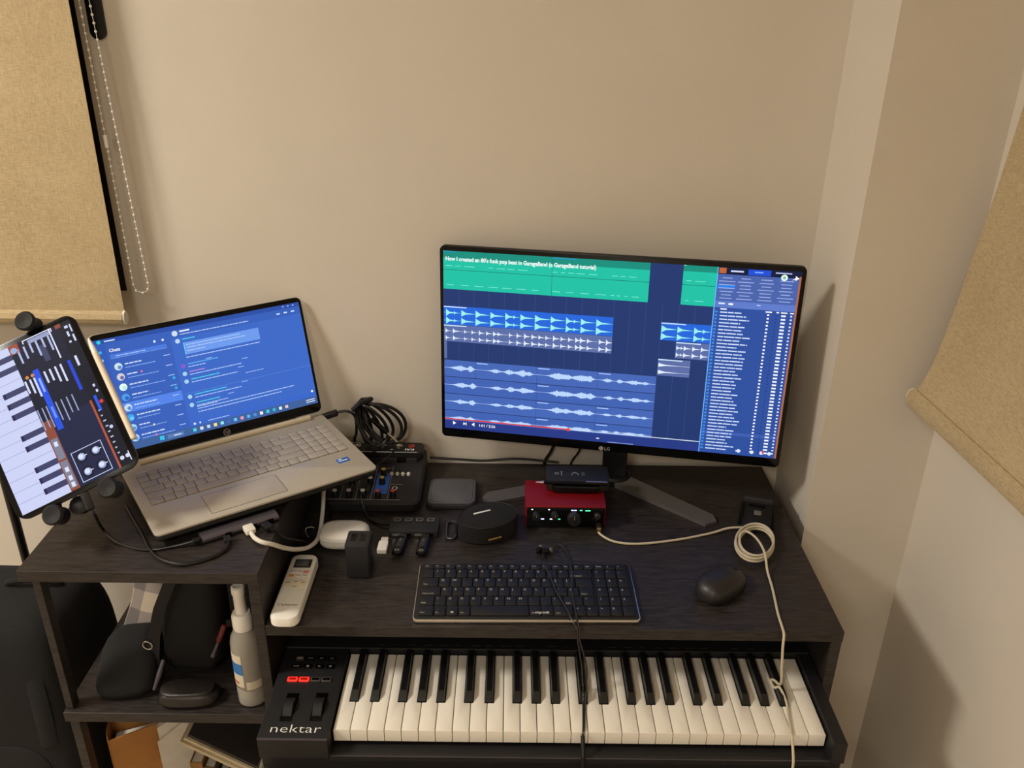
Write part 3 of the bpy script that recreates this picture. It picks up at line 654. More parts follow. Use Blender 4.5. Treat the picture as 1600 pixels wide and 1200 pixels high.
for a0, c0, a1, c1 in ((15, 160, 19, 165), (24, 160, 32, 163), (15, 167, 27, 169), (31, 166, 42, 168.6), (62, 156, 78, 159.5), (112, 163, 116, 166), (121, 164, 125, 167)): T(a0, c0, a1, c1, 'd4daf8', 6)
T(128, 157.5, 152, 161.5, '2458e8', 6); TD(140, 165, 2.8, 'e03c3c', 7); TD(40, 160, 1.8, 'd4daf8', 7)
for k in range(9): T(150+k*8.5, 156, 152+k*8.5, 158+rr.uniform(0, 3), 'b8bfe0', 6)
TD(180, 163, 2.6, 'c9d0f2', 7); TD(228, 159, 3, 'd8dcf4', 7); TD(228, 167, 3, 'd8dcf4', 7); T(222, 169, 236, 170.4, 'e4e8ff', 7)
for a0, c0, a1, c1 in ((190, 98, 236, 99), (190, 141, 236, 142), (190, 98, 191, 142), (235, 98, 236, 142)): T(a0, c0, a1, c1, 'c4cdf0', 5)
for a in (201, 224):
    for c in (110, 131): TD(a, c, 8, '0d1124', 5); TD(a, c, 5.4, '9ba8d4', 6); TD(a-.6, c-.6, 3.6, 'dfe6ff', 7); T(a-.6, c+4, a+.6, c+8, 'e4e8ff', 8)
s.build('screen', SCR, tb, (0, 0, .0002))
sty = thing('stylus', 'white stylus pen held along the right edge of the tablet', 'stylus', tuple(TC+TX*(TW/2+.0047)-TN*.003-TU*.0865), basis=(TX, TN*-1, TU))
part('barrel', MB().lathe([(.0030, 0), (.0044, .0015), (.0045, .134), (.0043, .140)], 14), mat('stylus_white', 'e6d9c2', .4, var=.02), sty)
part('tip', MB().lathe([(.0043, .140), (.0034, .153), (.0016, .1635), (.0006, .1652)], 14), WHITE, sty)
hd = thing('tablet_stand', 'black floor stand with round rubber clamps gripping the tablet', 'stand', (-.667, .46, FZ))
def hv(mb): mb.v = [tuple(Vector(v)-Vector((-.667, .46, FZ))) for v in mb.v]; return mb
def tl(a, c, n): return TC+TX*(c-TW/2)+TU*(TH_/2-a)+TN*n
part('pole', hv(MB().tube([(-.667, .46, FZ+.02), (-.667, .46, .30)], .0078, 14)), BLACK, hd)
part('base', hv(MB().lathe([(.085, FZ), (.085, FZ+.008), (.075, FZ+.016), (.02, FZ+.022)], 28, M=Matrix.Translation((-.667, .46, 0)))), BLACK, hd)
part('arm', hv(MB().tube(smooth_path([(-.667, .46, .295), (-.66, .46, .34), (-.60, .42, .385), tl(.125, .08, -.045), tl(.125, .089, -.024)]), .0065, 12)), BLACK, hd)
part('back_plate', hv(MB().rings([[tl(a, c, n) for a, c in ((.09, .05), (.09, .13), (.16, .13), (.16, .05))] for n in (-.026, -.0075)])), MATTE, hd, False)
def clamp(a, c, ain):
    arm = part('clamp_arm', hv(MB().tube([tl(ain, c*.5+.0445, -.016), tl(a*.9+ain*.1, c, -.016), tl(a, c, -.016)], .0055, 10)), BLACK, hd)
    q = MB(); M_ = Matrix(((TX.x, TU.x, TN.x, 0), (TX.y, TU.y, TN.y, 0), (TX.z, TU.z, TN.z, 0), (0, 0, 0, 1)))
    q.lathe([(.010, -.020), (.0125, -.017), (.0095, -.011), (.009, .001), (.0135, .006), (.0145, .011), (.012, .0145), (.006, .0135), (.002, .0125)], 18, M=Matrix.Translation(tl(a, c, 0))@M_)
    part('rubber_clamp', hv(q), RUBBER, hd)
clamp(-.0125, .118, .10); clamp(.2605, .048, .15); clamp(.2605, .128, .15)
part('joint', hv(MB().lathe([(.004, -.026), (.012, -.022), (.013, -.008), (.006, -.004)], 14, M=Matrix.Translation(tl(.2585, .076, -.004))@Matrix(((TX.x, TU.x, TN.x, 0), (TX.y, TU.y, TN.y, 0), (TX.z, TU.z, TN.z, 0), (0, 0, 0, 1))))), BLACK, hd)

# ================================================================== SMALL THINGS ON THE DESK
def cable(name, label, pts, r, m, plugs=(), cat='cable', k=7, n=8):
    o0 = Vector(pts[0]); t_ = thing(name, label, cat, tuple(o0))
    part('jacket', MB().tube([p-o0 for p in smooth_path(pts, k)], r, n), m, t_)
    for pn, p0, p1, w_, h_, pm in plugs:
        p0 = Vector(p0)-o0; p1 = Vector(p1)-o0; d_ = (p1-p0); Lg = d_.length; Y = d_/Lg; X = Y.cross(Vector((0, 0, 1)))
        X = X.normalized() if X.length > 1e-4 else Vector((1, 0, 0)); Z = X.cross(Y)
        M_ = Matrix(((X.x, Y.x, Z.x, p0.x), (X.y, Y.y, Z.y, p0.y), (X.z, Y.z, Z.z, p0.z), (0, 0, 0, 1)))
        part(pn, MB().rbox(0, Lg/2, w_, Lg, -h_/2, h_/2, min(w_, h_)*.3, min(w_, h_)*.15, 3, M=M_), pm, t_)
    return t_

# ---- desk keyboard
KW, KD = .329, .1335
kb = thing('computer_keyboard', 'slim black computer keyboard with a silver rim on the desktop', 'keyboard', (.2655, .1695, DT), .012)
part('rim', MB().rbox(0, 0, KW, KD, .0005, .0068, .007, .0012, 4), STEEL, kb)
part('plate', MB().rbox(0, 0, KW-.0035, KD-.0035, .0035, .0073, .006, .0004, 4), MATTE, kb)
for x in (-.13, .13): part('foot', MB().rbox(x, 0, .02, .1, 0, .001, .003, .0003, 2), RUBBER, kb)
CAP = mat('keycap_black', '151314', .5, var=.08); IX0, IX1 = -KW/2+.0075, KW/2-.0075; u = (IX1-IX0)/18.25
rows = [
 (.6, [(1, c) for c in ('Esc', 'F1', 'F2', 'F3', 'F4', 'F5', 'F6', 'F7', 'F8', 'F9', 'F10', 'F11', 'F12', 'Prt', 'Ins', 'Del', 'Num', '/', '*')]),
 (1, [(1, c) for c in '`1234567890-=']+[(2.05, 'Backspace')]+[(.2, None)]+[(1, c) for c in '/*-']),
 (1, [(1.5, 'Tab')]+[(1, c) for c in 'QWERTYUIOP[]']+[(1.5, 'E')]+[(.25, None)]+[(1, c) for c in '789']),
 (1, [(1.75, 'Caps Lock')]+[(1, c) for c in "ASDFGHJKL;'"]+[(1, '#'), (1.25, 'Enter')]+[(.25, None)]+[(1, c) for c in '456']),
 (1, [(1.3, 'Shift')]+[(1, c) for c in '\\ZXCVBNM,./']+[(1.7, 'Shift'), (1, '^')]+[(.25, None)]+[(1, c) for c in '123']),
 (1, [(1.3, 'Ctrl'), (1, 'Fn'), (1, '#w'), (1, 'Alt'), (4.85, ''), (1, 'AltGr'), (1, '#m'), (1.6, 'Ctrl'), (.1, None), (1, '<'), (1, 'v'), (1, '>'), (1, '0'), (1, '.')])]
lg = MB(); rh = (KD-.0135)/5.6; y = KD/2-.0065; ZK = .0108
for hr, row in rows:
    h_ = rh*hr; y -= h_; tot = sum(a for a, c in row); sc = (IX1-IX0)/tot; x = IX0
    for a, c in row:
        ww = a*sc
        if c is not None:
            w2, d2, dy = ww-.0017, h_-.0018, 0
            if c == 'E': w2 = ww-.0017
            if c == 'Enter': d2 = h_-.0002; dy = .0008
            obj('key', keycap(w2, d2, .0035, CAP, .0014), kb, (x+ww/2, y+h_/2+dy, .0073))
            if c in ('#w', '#m'):
                cx_, cy_ = x+ww/2, y+.0055
                for ax in (-1, 1):
                    for ay in (-1, 1): lg.quad([(cx_+ax*.0011+i, cy_+ay*.0011+j, ZK+.0001) for i, j in ((-.0009, -.0009), (.0009, -.0009), (.0009, .0009), (-.0009, .0009))])
            elif len(c) > 1: put_text(lg, c, .0040, x+.003, y+.0035 if hr == 1 else y+h_*.42, ZK+.0001)
            elif c and c != 'E': put_text(lg, c, .0062, x+.0034, y+h_-.0088, ZK+.0001)
        x += ww
put_text(lg, 'rapoo', .0075, .012, -KD/2+.0105, ZK+.00015, bold=.02, sx=1.05)
o = part('legends', lg, mat('pale_legend_print', 'c2beb8', .6, var=.02), kb, False, label='pale printed key legends'); o['kind'] = 'stuff'

# ---- mouse
ms = thing('computer_mouse', 'matte black computer mouse to the right of the keyboard', 'mouse', (.563, .187, DT), -.80)
def mouse_shell(a_top=1.0):
    mb = MB(); rs = []; n = 24
    for zf, k in ((0, .90), (.12, .985), (.3, 1.0), (.5, .965), (.68, .88), (.82, .74), (.92, .54), (.98, .30), (1.0, .05)):
        rg = []
        for i in range(n):
            a = 2*math.pi*i/n; cx_, sx_ = math.cos(a), math.sin(a)
            px_ = .030*k*math.copysign(abs(cx_)**.75, cx_)*(1-.10*math.cos(2*a)*0); py_ = .050*k*math.copysign(abs(sx_)**.8, sx_)
            px_ *= 1-.10*(py_/.05)**2+.05*(-py_/.05)
            hgt = .031*(1-.30*(py_/.05)-.12*(py_/.05)**2); rg.append((px_, py_, .0005+zf*hgt))
        rs.append(rg)
    return mb.rings(rs)
part('shell', mouse_shell(), mat('mouse_matte_black', '1f1c1d', .42, var=.1), ms)
part('scroll_wheel', MB().rings([[(x, .030+.009*math.cos(a), .0140+.009*math.sin(a)) for a in [2*math.pi*k/16 for k in range(16)]] for x in (-.003, .003)]), RUBBER, ms)
part('mode_button', MB().rbox(0, .016, .005, .006, .0235, .0262, .002, .0006, 3), GREYMET, ms)

# ---- remote control
rc = thing('remote_control', 'white air conditioner remote lying at the left front of the desktop', 'remote control', (-.078, .163, DT), -.004)
part('body', MB().rbox(0, 0, .041, .152, 0, .0185, .013, .004, 5), WHITE, rc)
part('display', MB().rbox(.001, .051, .026, .021, .0183, .0188, .001, .0001, 2), mat('lcd_dark', '2e2b2b', .3), rc)
part('display_pane', MB().rbox(.000, .051, .019, .014, .0186, .0190, .001, .0001, 2), mat('lcd_grey', '57555a', .3), rc)
for i, (x, y, c) in enumerate(((-.010, .030, None), (0, .030, None), (.010, .030, 'd77a86'), (-.010, .0205, 'd98a34'), (0, .0205, None), (.010, .0205, None))):
    o = part('button', MB().rbox(x, y, .0082, .0055, .0184, .0192, .0015, .0003, 3), mat('button_'+c, c, .5) if c else mat('button_offwhite', 'd8d1c5', .5), rc)
    if not c: part('button_print', MB().box(x-.003, x+.003, y+.0002, y+.0012, .0192, .01925), DARKPRINT, o, False)
ringp = [(.0165*math.cos(a), .0110*math.sin(a)) for a in [2*math.pi*k/28 for k in range(28)]]
dp = part('direction_pad', MB().rings([[(x*k, .001+y*k, z) for x, y in ringp] for k, z in ((1, .0184), (1, .0189), (.95, .0193))]), mat('pad_offwhite', 'd9d0b8', .5), rc)
q = MB()
for x, y in ((-.0105, .003), (.0105, .003), (0, .006), (0, -.005)): q.box(x-.0028, x+.0028, y-.0005, y+.0005, .0193, .01935)
part('button_print', q, DARKPRINT, dp, False)
q = MB(); put_text(q, 'Carterior', .0078, -.0145, -.0485, .01865, bold=.004, sx=.98); part('lettering', q, DARKPRINT, rc, False)

# ---- earbud case, plug adapter, small white adapter
eb = thing('earbud_case', 'white rounded earbud case behind the black wall charger', 'case', (-.027, .294, DT), .03)
def superell(rx, ry, rz, zc, p=2.6, n=28, m=12):
    mb = MB(); rs = []
    for j in range(m+1):
        a = -math.pi/2+math.pi*j/m; c = abs(math.cos(a))**(2/p); z = math.copysign(abs(math.sin(a))**(2/p), math.sin(a))
        c = max(c, .02)
        rs.append([(rx*c*math.copysign(abs(math.cos(t))**(2/p), math.cos(t)), ry*c*math.copysign(abs(math.sin(t))**(2/p), math.sin(t)), zc+rz*z) for t in [2*math.pi*i/n for i in range(n)]])
    return mb.rings(rs)
part('lower_shell', superell(.040, .0270, .0165, .0167, 3.3), WHITE, eb)
part('seam', MB().rings([[(.0402*math.copysign(abs(math.cos(t))**.606, math.cos(t)), .0271*math.copysign(abs(math.sin(t))**.606, math.sin(t)), z) for t in [2*math.pi*i/28 for i in range(28)]] for z in (.0185, .0189)]), GREYPRINT, eb)
part('charge_mark', MB().box(.006, .009, -.0270, -.0262, .010, .0105), DARKPRINT, eb, False)
wc = thing('wall_charger', 'black upright wall charger with two sockets on top', 'charger', (.0095, .2235, DT), .0)
part('body', MB().rbox(0, 0, .0375, .042, 0, .060, .004, .0022, 3), MATTE, wc)
part('top_plate', MB().rbox(0, 0, .032, .036, .0598, .0604, .003, .0002, 3), DGREY, wc)
for x in (-.0075, .0068): part('socket', MB().box(x-.0042, x+.0042, -.008, .010, .0600, .0607), GLOSSB, wc, False)
part('socket_divider', MB().box(-.0006, .0004, -.012, .014, .0600, .0609), DGREY, wc, False)
ad = thing('usb_adapter', 'small white plug adapter beside the black wall charger', 'adapter', (.0365, .284, DT), -.02)
part('body', MB().rbox(0, -.006, .0155, .026, 0, .0085, .002, .001, 3), WHITE, ad)
part('plug', MB().rbox(0, .0125, .0115, .013, .0015, .007, .001, .0005, 2), mat('plug_offwhite', 'd9d3c6', .4), ad)

# ---- wireless charging pad
cp = thing('charging_pad', 'grey square wireless charging pad with rounded corners behind the zip pouch', 'charging pad', (.138, .438, DT), .01)
part('base', MB().rbox(0, 0, .088, .088, 0, .0105, .016, .002, 6), DGREY, cp)
part('top', MB().rbox(0, 0, .082, .082, .0103, .0122, .013, .0006, 6), PADTOP, cp)
part('rim', MB().rings([[(x, y, .0123) for x, y in rrect(w_, w_, .011, 6)] for w_ in (.074, .0732)], cap0=False, cap1=False), GLOSSB, cp)
part('logo', MB().box(.022, .029, -.030, -.0285, .0121, .01225), DGREY, cp, False)

# ---- black usb hub and two sticks
uh = thing('usb_hub', 'black four-port USB hub with outlined square buttons', 'hub', (.082, .333, DT), .015)
part('body', MB().rbox(0, 0, .082, .044, 0, .0135, .003, .0012, 3), MATTE, uh)
for i in range(4):
    x = -.029+i*.0185
    o = part('port_button', MB().rbox(x, .009, .0122, .0105, .0133, .0150, .002, .0006, 3), DGREY, uh)
    part('outline', MB().rings([[(x+a, .009+c, .01512) for a, c in rrect(w_, w_*.82, .001, 2)] for w_ in (.0112, .0094)], cap0=False, cap1=False), GREYPRINT, o, False)
    part('port', MB().box(x-.0062, x+.0062, -.0224, -.0215, .0035, .0085), STEEL if i in (0, 2) else GLOSSB, uh, False)
for i, (x, lab) in enumerate(((.066, 'black USB stick plugged into the hub nearer the wall charger'), (.1025, 'black USB stick plugged into the hub nearer the zip pouch'))):
    us = thing('usb_stick', lab, 'usb stick', (x, .310, DT), (-.10, -.06)[i], group='usb sticks')
    part('body', MB().rbox(0, -.030, .0175, .047, .0025, .0105, .005, .002, 4), GLOSSB, us)
    part('plug', MB().rbox(0, -.0055, .012, .010, .004, .0085, .0005, .0003, 2), STEEL, us)
    part('inlay', MB().rbox(0, -.026, .009, .022, .0103, .0109, .003, .0002, 3), DGREY, us)
    part('key_hole', MB().rings([[(.0025*k*math.cos(a), -.0475+.002*k*math.sin(a), .0107) for a in [2*math.pi*j/12 for j in range(12)]] for k in (1.5, 1)], cap0=False, cap1=False), GREYPRINT, us)
    q = MB(); put_text(q, '5', .006, -.0018, -.022, .01095); part('print', q, GREYPRINT, us, False)

# ---- zip pouch with carabiner
po = thing('zip_pouch', 'black oval zip pouch with a white tab beside the charging pad', 'pouch', (.2045, .330, DT), .42)
def oval(k, z, ky=1): return [(.052*k*math.cos(t), .038*k*ky*math.sin(t), z) for t in [2*math.pi*i/28 for i in range(28)]]
part('shell', MB().rings([oval(.90, 0), oval(.99, .004), oval(1.0, .012), oval(.985, .0185)]), CLOTH, po)
part('lid', MB().rings([oval(.985, .0205), oval(1.0, .027), oval(.95, .033), oval(.78, .0365), oval(.40, .038), oval(.05, .0383)]), CLOTH, po)
part('zip', MB().rings([oval(.97, .0183), oval(.998, .0188), oval(.998, .0203), oval(.97, .0207)]), RUBBER, po)
part('piping', MB().tube([(p[0], p[1], p[2]) for p in oval(.955, .0335)]+[(p[0], p[1], p[2]) for p in oval(.955, .0335)[:2]], .0013, 6), RUBBER, po)
part('white_tab', MB().rbox(0, 0, .030, .0035, 0, .0012, .0012, .0003, 2), PRINT, po, loc=(-.008, .006, .0374))
part('zip_pull', MB().rbox(0, 0, .024, .004, 0, .002, .0015, .0005, 2, M=Matrix.Translation((-.004, -.0385, .013))@Matrix.Rotation(1.3, 4, 'X')), BRASS, po)
cb = thing('carabiner', 'small black carabiner clip attached at the left of the zip pouch', 'carabiner', (.1435, .331, DT), .03)
part('frame', MB().tube([(x, y, .0028) for x, y in rrect(.0155, .050, .0075, 6)]+[(x, y, .0028) for x, y in rrect(.0155, .050, .0075, 6)[:2]], .0020, 8), mat('dark_anodised_metal', '58565a', .3, metal=.8), cb)
part('gate', MB().tube([(.0077, -.012, .0028), (.0077, .014, .0028)], .0026, 8), BLACK, cb)

# ---- red audio interface, with a black adapter box and a pen on it
ai = thing('audio_interface', 'red audio interface with lit black front beneath the monitor', 'audio interface', (.334, .345, DT))
part('shell', MB().rbox(0, .0420, .1345, .082, .001, .0420, .003, .0012, 3), RED, ai)
part('front_panel', MB().rbox(0, 0, .1300, .0022, .003, .0395, .0005, .0003, 2), GLOSSB, ai)
for x in (-.05, .05):
    for y in (.012, .072): part('foot', MB().lathe([(.005, 0), (.006, .0012)], 10, M=Matrix.Translation((x, y, 0))), RUBBER, ai)
def led(x, z, w_, c, st_=2.2):
    part('indicator_light', MB().rbox(x, 0, w_, .0024, z-.0009, z+.0009, .0003, .0002, 2, M=Matrix.Translation((0, -.0003, 0))), mat('led_'+c, c, .4, emit=c, estr=st_), ai)
for x in (-.056, -.028): led(x, .0365, .0028, 'cfd6ff')
for x in (.011, .016): led(x, .0355, .0042, 'b9c4ff')
led(.0255, .0355, .0042, '3fe0a0'); led(.0345, .0350, .0042, '3fe0a0'); led(.0390, .0350, .0042, '3fe0a0')
for x, c in ((-.0385, 'b9ccff'), (-.0235, 'c9d4ff'), (-.0115, '3fe08a')): led(x, .0180, .0055, c)
Rx = Matrix.Rotation(math.pi/2, 4, 'X')
for x, z, r in ((-.049, .027, .0066), (-.018, .028, .0066), (.0140, .0215, .0115)):
    o = part('knob', MB().lathe([(r, 0), (r, .008), (r*.88, .0115), (r*.3, .012)], 18, M=Matrix.Translation((x, -.0008, z))@Rx), MATTE, ai)
    part('knob_mark', MB().box(x-.0004, x+.0004, -.0134, -.0126, z+r*.25, z+r*.8), GREYPRINT, o, False)
part('knob', MB().lathe([(.0055, 0), (.0055, .006), (.004, .008)], 14, M=Matrix.Translation((.0530, -.0008, .0270))@Rx), DGREY, ai)
part('jack_socket', MB().lathe([(.0062, 0), (.0062, .002), (.004, .0022)], 14, M=Matrix.Translation((.0550, -.0008, .0105))@Rx), GLOSSB, ai)
bx_ = thing('adapter_box', 'flat black adapter box with white icons on top of the red interface', 'adapter', (.357, .4185, DT+.0422), -.02)
part('body', MB().rbox(0, 0, .108, .050, 0, .0215, .004, .002, 3), MATTE, bx_)
part('clip', MB().rbox(-.004, -.0285, .078, .012, .001, .0145, .003, .0015, 3), GLOSSB, bx_)
q = MB(); Zb = .02165
q.rings([[(-.036+.0042*k*math.cos(a), -.004+.0032*k*math.sin(a), Zb) for a in [2*math.pi*i/14 for i in range(14)]] for k in (1, .6)], cap0=False, cap1=False)
q.box(-.0285, -.0270, -.010, .004, Zb-.0001, Zb); q.box(-.0300, -.0250, .0030, .0042, Zb-.0001, Zb)
q.rings([[(-.0045+.0065*k*math.cos(a), -.009+.010*k*math.sin(a), Zb) for a in [math.pi*i/10 for i in range(11)]+[0.0]] for k in (1, .8)], cap0=False, cap1=False)
q.box(.0075, .0082, -.010, .002, Zb-.0001, Zb); q.box(.0105, .0112, -.009, .001, Zb-.0001, Zb)
part('icons', q, GREYPRINT, bx_, False)
pn = thing('pen', 'thin black pen with silver tip lying along the adapter box', 'pen', (.2840, .3925, DT+.0600), -.035)
part('barrel', MB().tube([(.014, 0, 0), (.124, 0, 0)], .0032, 10), GLOSSB, pn)
part('tip', MB().tube([(0, 0, 0), (.002, 0, 0), (.0145, 0, 0)], [.0006, .0012, .0030], 10), STEEL, pn)
part('clip', MB().box(.085, .122, -.0012, .0012, .003, .0042), STEEL, pn, False)

# ---- hinged black box at the right rear edge of the desk
hb = thing('desk_gadget', 'low black holder with a grey square button at the right rear of the desktop', 'holder', (.6655, .380, DT), -.30)
part('base_plate', MB().rbox(0, 0, .058, .088, 0, .008, .003, .001, 3), MATTE, hb)
part('raised_lip', MB().rbox(0, .040, .050, .009, .0075, .018, .002, .001, 3), DGREY, hb)
part('slot', MB().box(-.016, .012, .0225, .031, .0078, .0084), GLOSSB, hb, False)
for x in (-.027, .027): part('side_rail', MB().rbox(x, -.006, .004, .070, .0075, .0125, .001, .0006, 2), GLOSSB, hb)
part('square_button', MB().rbox(.001, .004, .0125, .0125, .0075, .0098, .002, .0006, 3), mat('grey_button', '6d6864', .5), hb)

# ---- compact mixer
mx = thing('audio_mixer', 'black compact audio mixer with coloured knobs under the laptop corner', 'mixer', (.0, .4675, DT))
X0, X1, Y0, Y1 = -.086, .086, -.0885, .080
def mz(y): return .022+(y-Y0)*.10           # sloping control face
def ringm(ins, zf): return [(x*1, y*1, zf(y)) for x, y in [(a, c-.004) for a, c in rrect(X1-X0-2*ins, Y1-Y0-2*ins, .016-ins, 5)]]
part('case', MB().rings([ringm(.004, lambda y: .001), ringm(0, lambda y: .006), ringm(0, lambda y: mz(y)-.003), ringm(.004, mz)]), MATTE, mx)
part('jack_deck', MB().rings([[(a, c+.0575, z) for a, c in rrect(w_, .040, .006, 3)] for w_, z in ((.160, .030), (.160, .046), (.154, .049))]), BLACK, mx)
part('deck_step', MB().box(-.070, .070, .0295, .0366, .0335, .0400), DGREY, mx, False)
part('deck_groove', MB().box(.034, .050, .0280, .0370, .0340, .0408), GLOSSB, mx, False)
def on(x, y, dz=0): return (x, y, mz(y)+dz)
def facebox(x0, x1, y0, y1, h=.0004): 
    return MB().add([on(x0, y0, -.0005), on(x1, y0, -.0005), on(x1, y1, -.0005), on(x0, y1, -.0005), on(x0, y0, h), on(x1, y0, h), on(x1, y1, h), on(x0, y1, h)], [(0, 3, 2, 1), (4, 5, 6, 7), (0, 1, 5, 4), (1, 2, 6, 5), (2, 3, 7, 6), (3, 0, 4, 7)])
part('blue_panel', facebox(.004, .027, -.062, -.006), mat('blue_panel_print', '2a62c4', .45), mx, False)
part('grille', facebox(.028, .046, -.035, -.012), DGREY, mx, False)
q = MB()
for x in (-.052, -.026, .0005, .029): b2 = facebox(x, x+.0008, -.078, .018, .0006); q.add(b2.v, b2.f)
for x0, x1, y in ((-.075, .052, -.079), (.029, .052, -.036), (.004, .064, -.004)): b2 = facebox(x0, x1, y, y+.0008, .0006); q.add(b2.v, b2.f)
for x in (.012, .017, .022): b2 = facebox(x, x+.0035, .010, .0118, .0006); q.add(b2.v, b2.f)
part('panel_lines', q, GREYPRINT, mx, False)
q = MB(); q.rings([[on(.039+.0050*k*math.cos(a), -.047+.0050*k*math.sin(a), .0008) for a in [2*math.pi*i/16 for i in range(16)]] for k in (1, .7)], cap0=False, cap1=False); part('jack_ring', q, PRINT, mx, False)
YEL = mat('yellow_knob_cap', 'cdb24e', .45); REDK = mat('red_knob_cap', 'c8402c', .45); WK = mat('white_knob_cap', 'd8d4cc', .45)
def knob(x, y, capm, r=.0046, h=.012):
    o = part('knob', MB().lathe([(r*1.25, -.001), (r*1.15, h*.3), (r, h*.9), (r*.9, h)], 14), BLACK, mx, loc=on(x, y))
    part('knob_cap', MB().lathe([(r*.88, h*.97), (r*.86, h*1.12), (r*.2, h*1.18)], 14), capm, o)
for x, y, m_ in ((.015, -.009, YEL), (.0155, -.033, YEL), (.013, -.071, REDK), (.039, -.070, REDK), (-.007, -.009, DGREY), (-.005, -.034, WK), (-.013, -.070, WK), (-.037, -.070, WK), (-.061, -.071, WK), (-.037, -.034, DGREY), (-.061, -.034, DGREY)): knob(x, y, m_)
for x in (.029, .039, .049, .059): part('push_button', MB().lathe([(.0032, -.001), (.0032, .0035), (.0024, .0045)], 12), WK, mx, loc=on(x, -.0075))
for x in (-.036, -.006): part('fader', MB().rbox(0, 0, .005, .022, -.001, .006, .001, .0005, 2), DGREY, mx, loc=on(x, -.050))
for x, m_ in ((-.042, STEEL), (.004, STEEL), (.035, STEEL), (.058, mat('red_socket', '7c2a20', .4))):
    part('jack_socket', MB().lathe([(.0068, .0485), (.0068, .0505), (.0042, .0508), (.0036, .0493)], 14, M=Matrix.Translation((x, .0625, 0))), m_, mx)
q = MB(); put_text(q, 'KAI', .0085, .064, .0535, .0493, bold=.02, rot=math.pi, sx=1.3)
for x0, x1, y in ((.020, .030, .0500), (-.060, -.012, .0410), (-.060, -.012, .0740), (-.005, .070, .0405)): q.box(x0, x1, y, y+.0008, .0490, .0492)
part('lettering', q, PRINT, mx, False)

# ---- grey port hub by the laptop
gh = thing('port_hub', 'grey metal port hub tucked against the front edge of the laptop', 'hub', (-.161, .1975, HT), .599)
part('body', MB().rings([[(x, .013*math.cos(a)*(1 if abs(math.cos(a)) < .99 else 1), .0052+.0050*math.copysign(abs(math.sin(a))**.7, math.sin(a))) for a in [2*math.pi*k/20 for k in range(20)]] for x in (-.057, -.0565, .0565, .057)]), GREYMET, gh)
for x, w_ in ((-.020, .009), (.016, .013), (.042, .013)): part('port', MB().box(x-w_/2, x+w_/2, -.0132, -.0120, .002, .008), GLOSSB, gh, False)

# ================================================================== CABLES
cz = DT+.0026
coil = []
def ringpt(a, k, z): return (.641+.0335*k*math.cos(a)+.0130*k*math.sin(a), .293+.052*k*math.sin(a), z)
pts = [(.389, .330, .1105), (.390, .320, .106), (.413, .303, cz), (.454, .298, cz), (.519, .311, cz), (.576, .330, cz), (.612, .341, cz+.004)]
for i in range(1, 64):
    a = math.pi*.62-2*math.pi*i/13.0; lay = i/63
    pts.append(ringpt(a, 1.0-.17*abs(math.sin(i*.121+.3))-.02*lay, cz+.003+.012*lay))
pts += [(.614, .292, cz+.012), (.618, .305, cz+.017), (.629, .309, cz+.019), (.640, .288, cz+.020), (.6435, .252, cz+.019), (.643, .225, cz+.004), (.641, .185, cz), (.634, .130, cz), (.632, .100, cz), (.631, .086, .1005), (.630, .080, .085), (.633, .078, .050), (.637, .080, .014), (.630, .088, .0135), (.6245, .088, .0135), (.626, .074, .0135), (.6335, .072, .0150), (.640, .055, .0035), (.636, .030, .0025), (.632, .003, .0025), (.631, -.006, .000), (.631, -.0245, -.024), (.632, -.030, -.06), (.634, -.0625, -.10), (.634, -.064, -.30)]
cable('audio_cable', 'long beige cable from red interface, coiled at right and hanging over keys', pts, .0019, TAN,
      [('jack_plug', (.389, .340, .1105), (.389, .322, .1105), .008, .008, BRASS)], k=5, n=7)
# earphones
EWIRE = mat('earphone_wire_jacket', '2e2b2a', .3, var=.05); z = DT+.0122
ep = thing('earphones', 'thin black wired earphones trailing over the keyboard and piano keys', 'earphones', (.2945, .278, DT))
def ev(mb): mb.v = [tuple(Vector(v)-Vector((.2945, .278, DT))) for v in mb.v]; return mb
part('wire', ev(MB().tube(smooth_path([(.291, .284, DT+.006), (.294, .270, DT+.004), (.294, .250, DT+.006), (.292, .232, z), (.301, .207, z), (.305, .188, z), (.310, .165, z), (.324, .122, z), (.331, .100, DT+.010), (.338, .090, DT+.0014), (.339, .0905, .085), (.346, .082, .045), (.349, .075, .014), (.3485, .060, .013), (.348, .050, .003), (.346, .02, .0018), (.3445, .002, .0018), (.3435, -.0035, -.004)]), .0012, 6)), EWIRE, ep)
part('wire', ev(MB().tube(smooth_path([(.308, .269, DT+.004), (.312, .256, DT+.0125), (.311, .262, DT+.010), (.312, .278, DT+.006), (.318, .292, DT+.004), (.328, .287, DT+.003), (.334, .268, DT+.002), (.336, .250, DT+.004), (.335, .228, z), (.337, .200, z+.001), (.334, .168, z), (.336, .130, z), (.338, .104, DT+.010), (.341, .091, DT+.0012), (.342, .0885, .085), (.353, .080, .045), (.354, .074, .014), (.352, .060, .013), (.3505, .050, .003), (.348, .02, .0018), (.346, .002, .0018), (.3445, -.0035, -.004)]), .0012, 6)), EWIRE, ep)
part('splitter', ev(MB().tube([(.344, -.0030, -.003), (.3440, -.0245, -.020), (.3440, -.0265, -.036)], .0030, 10)), BLACK, ep)
part('wire', ev(MB().tube(smooth_path([(.3440, -.0262, -.034), (.3445, -.030, -.055), (.346, -.061, -.085), (.347, -.0625, -.30)]), .0013, 6)), CABLE, ep)
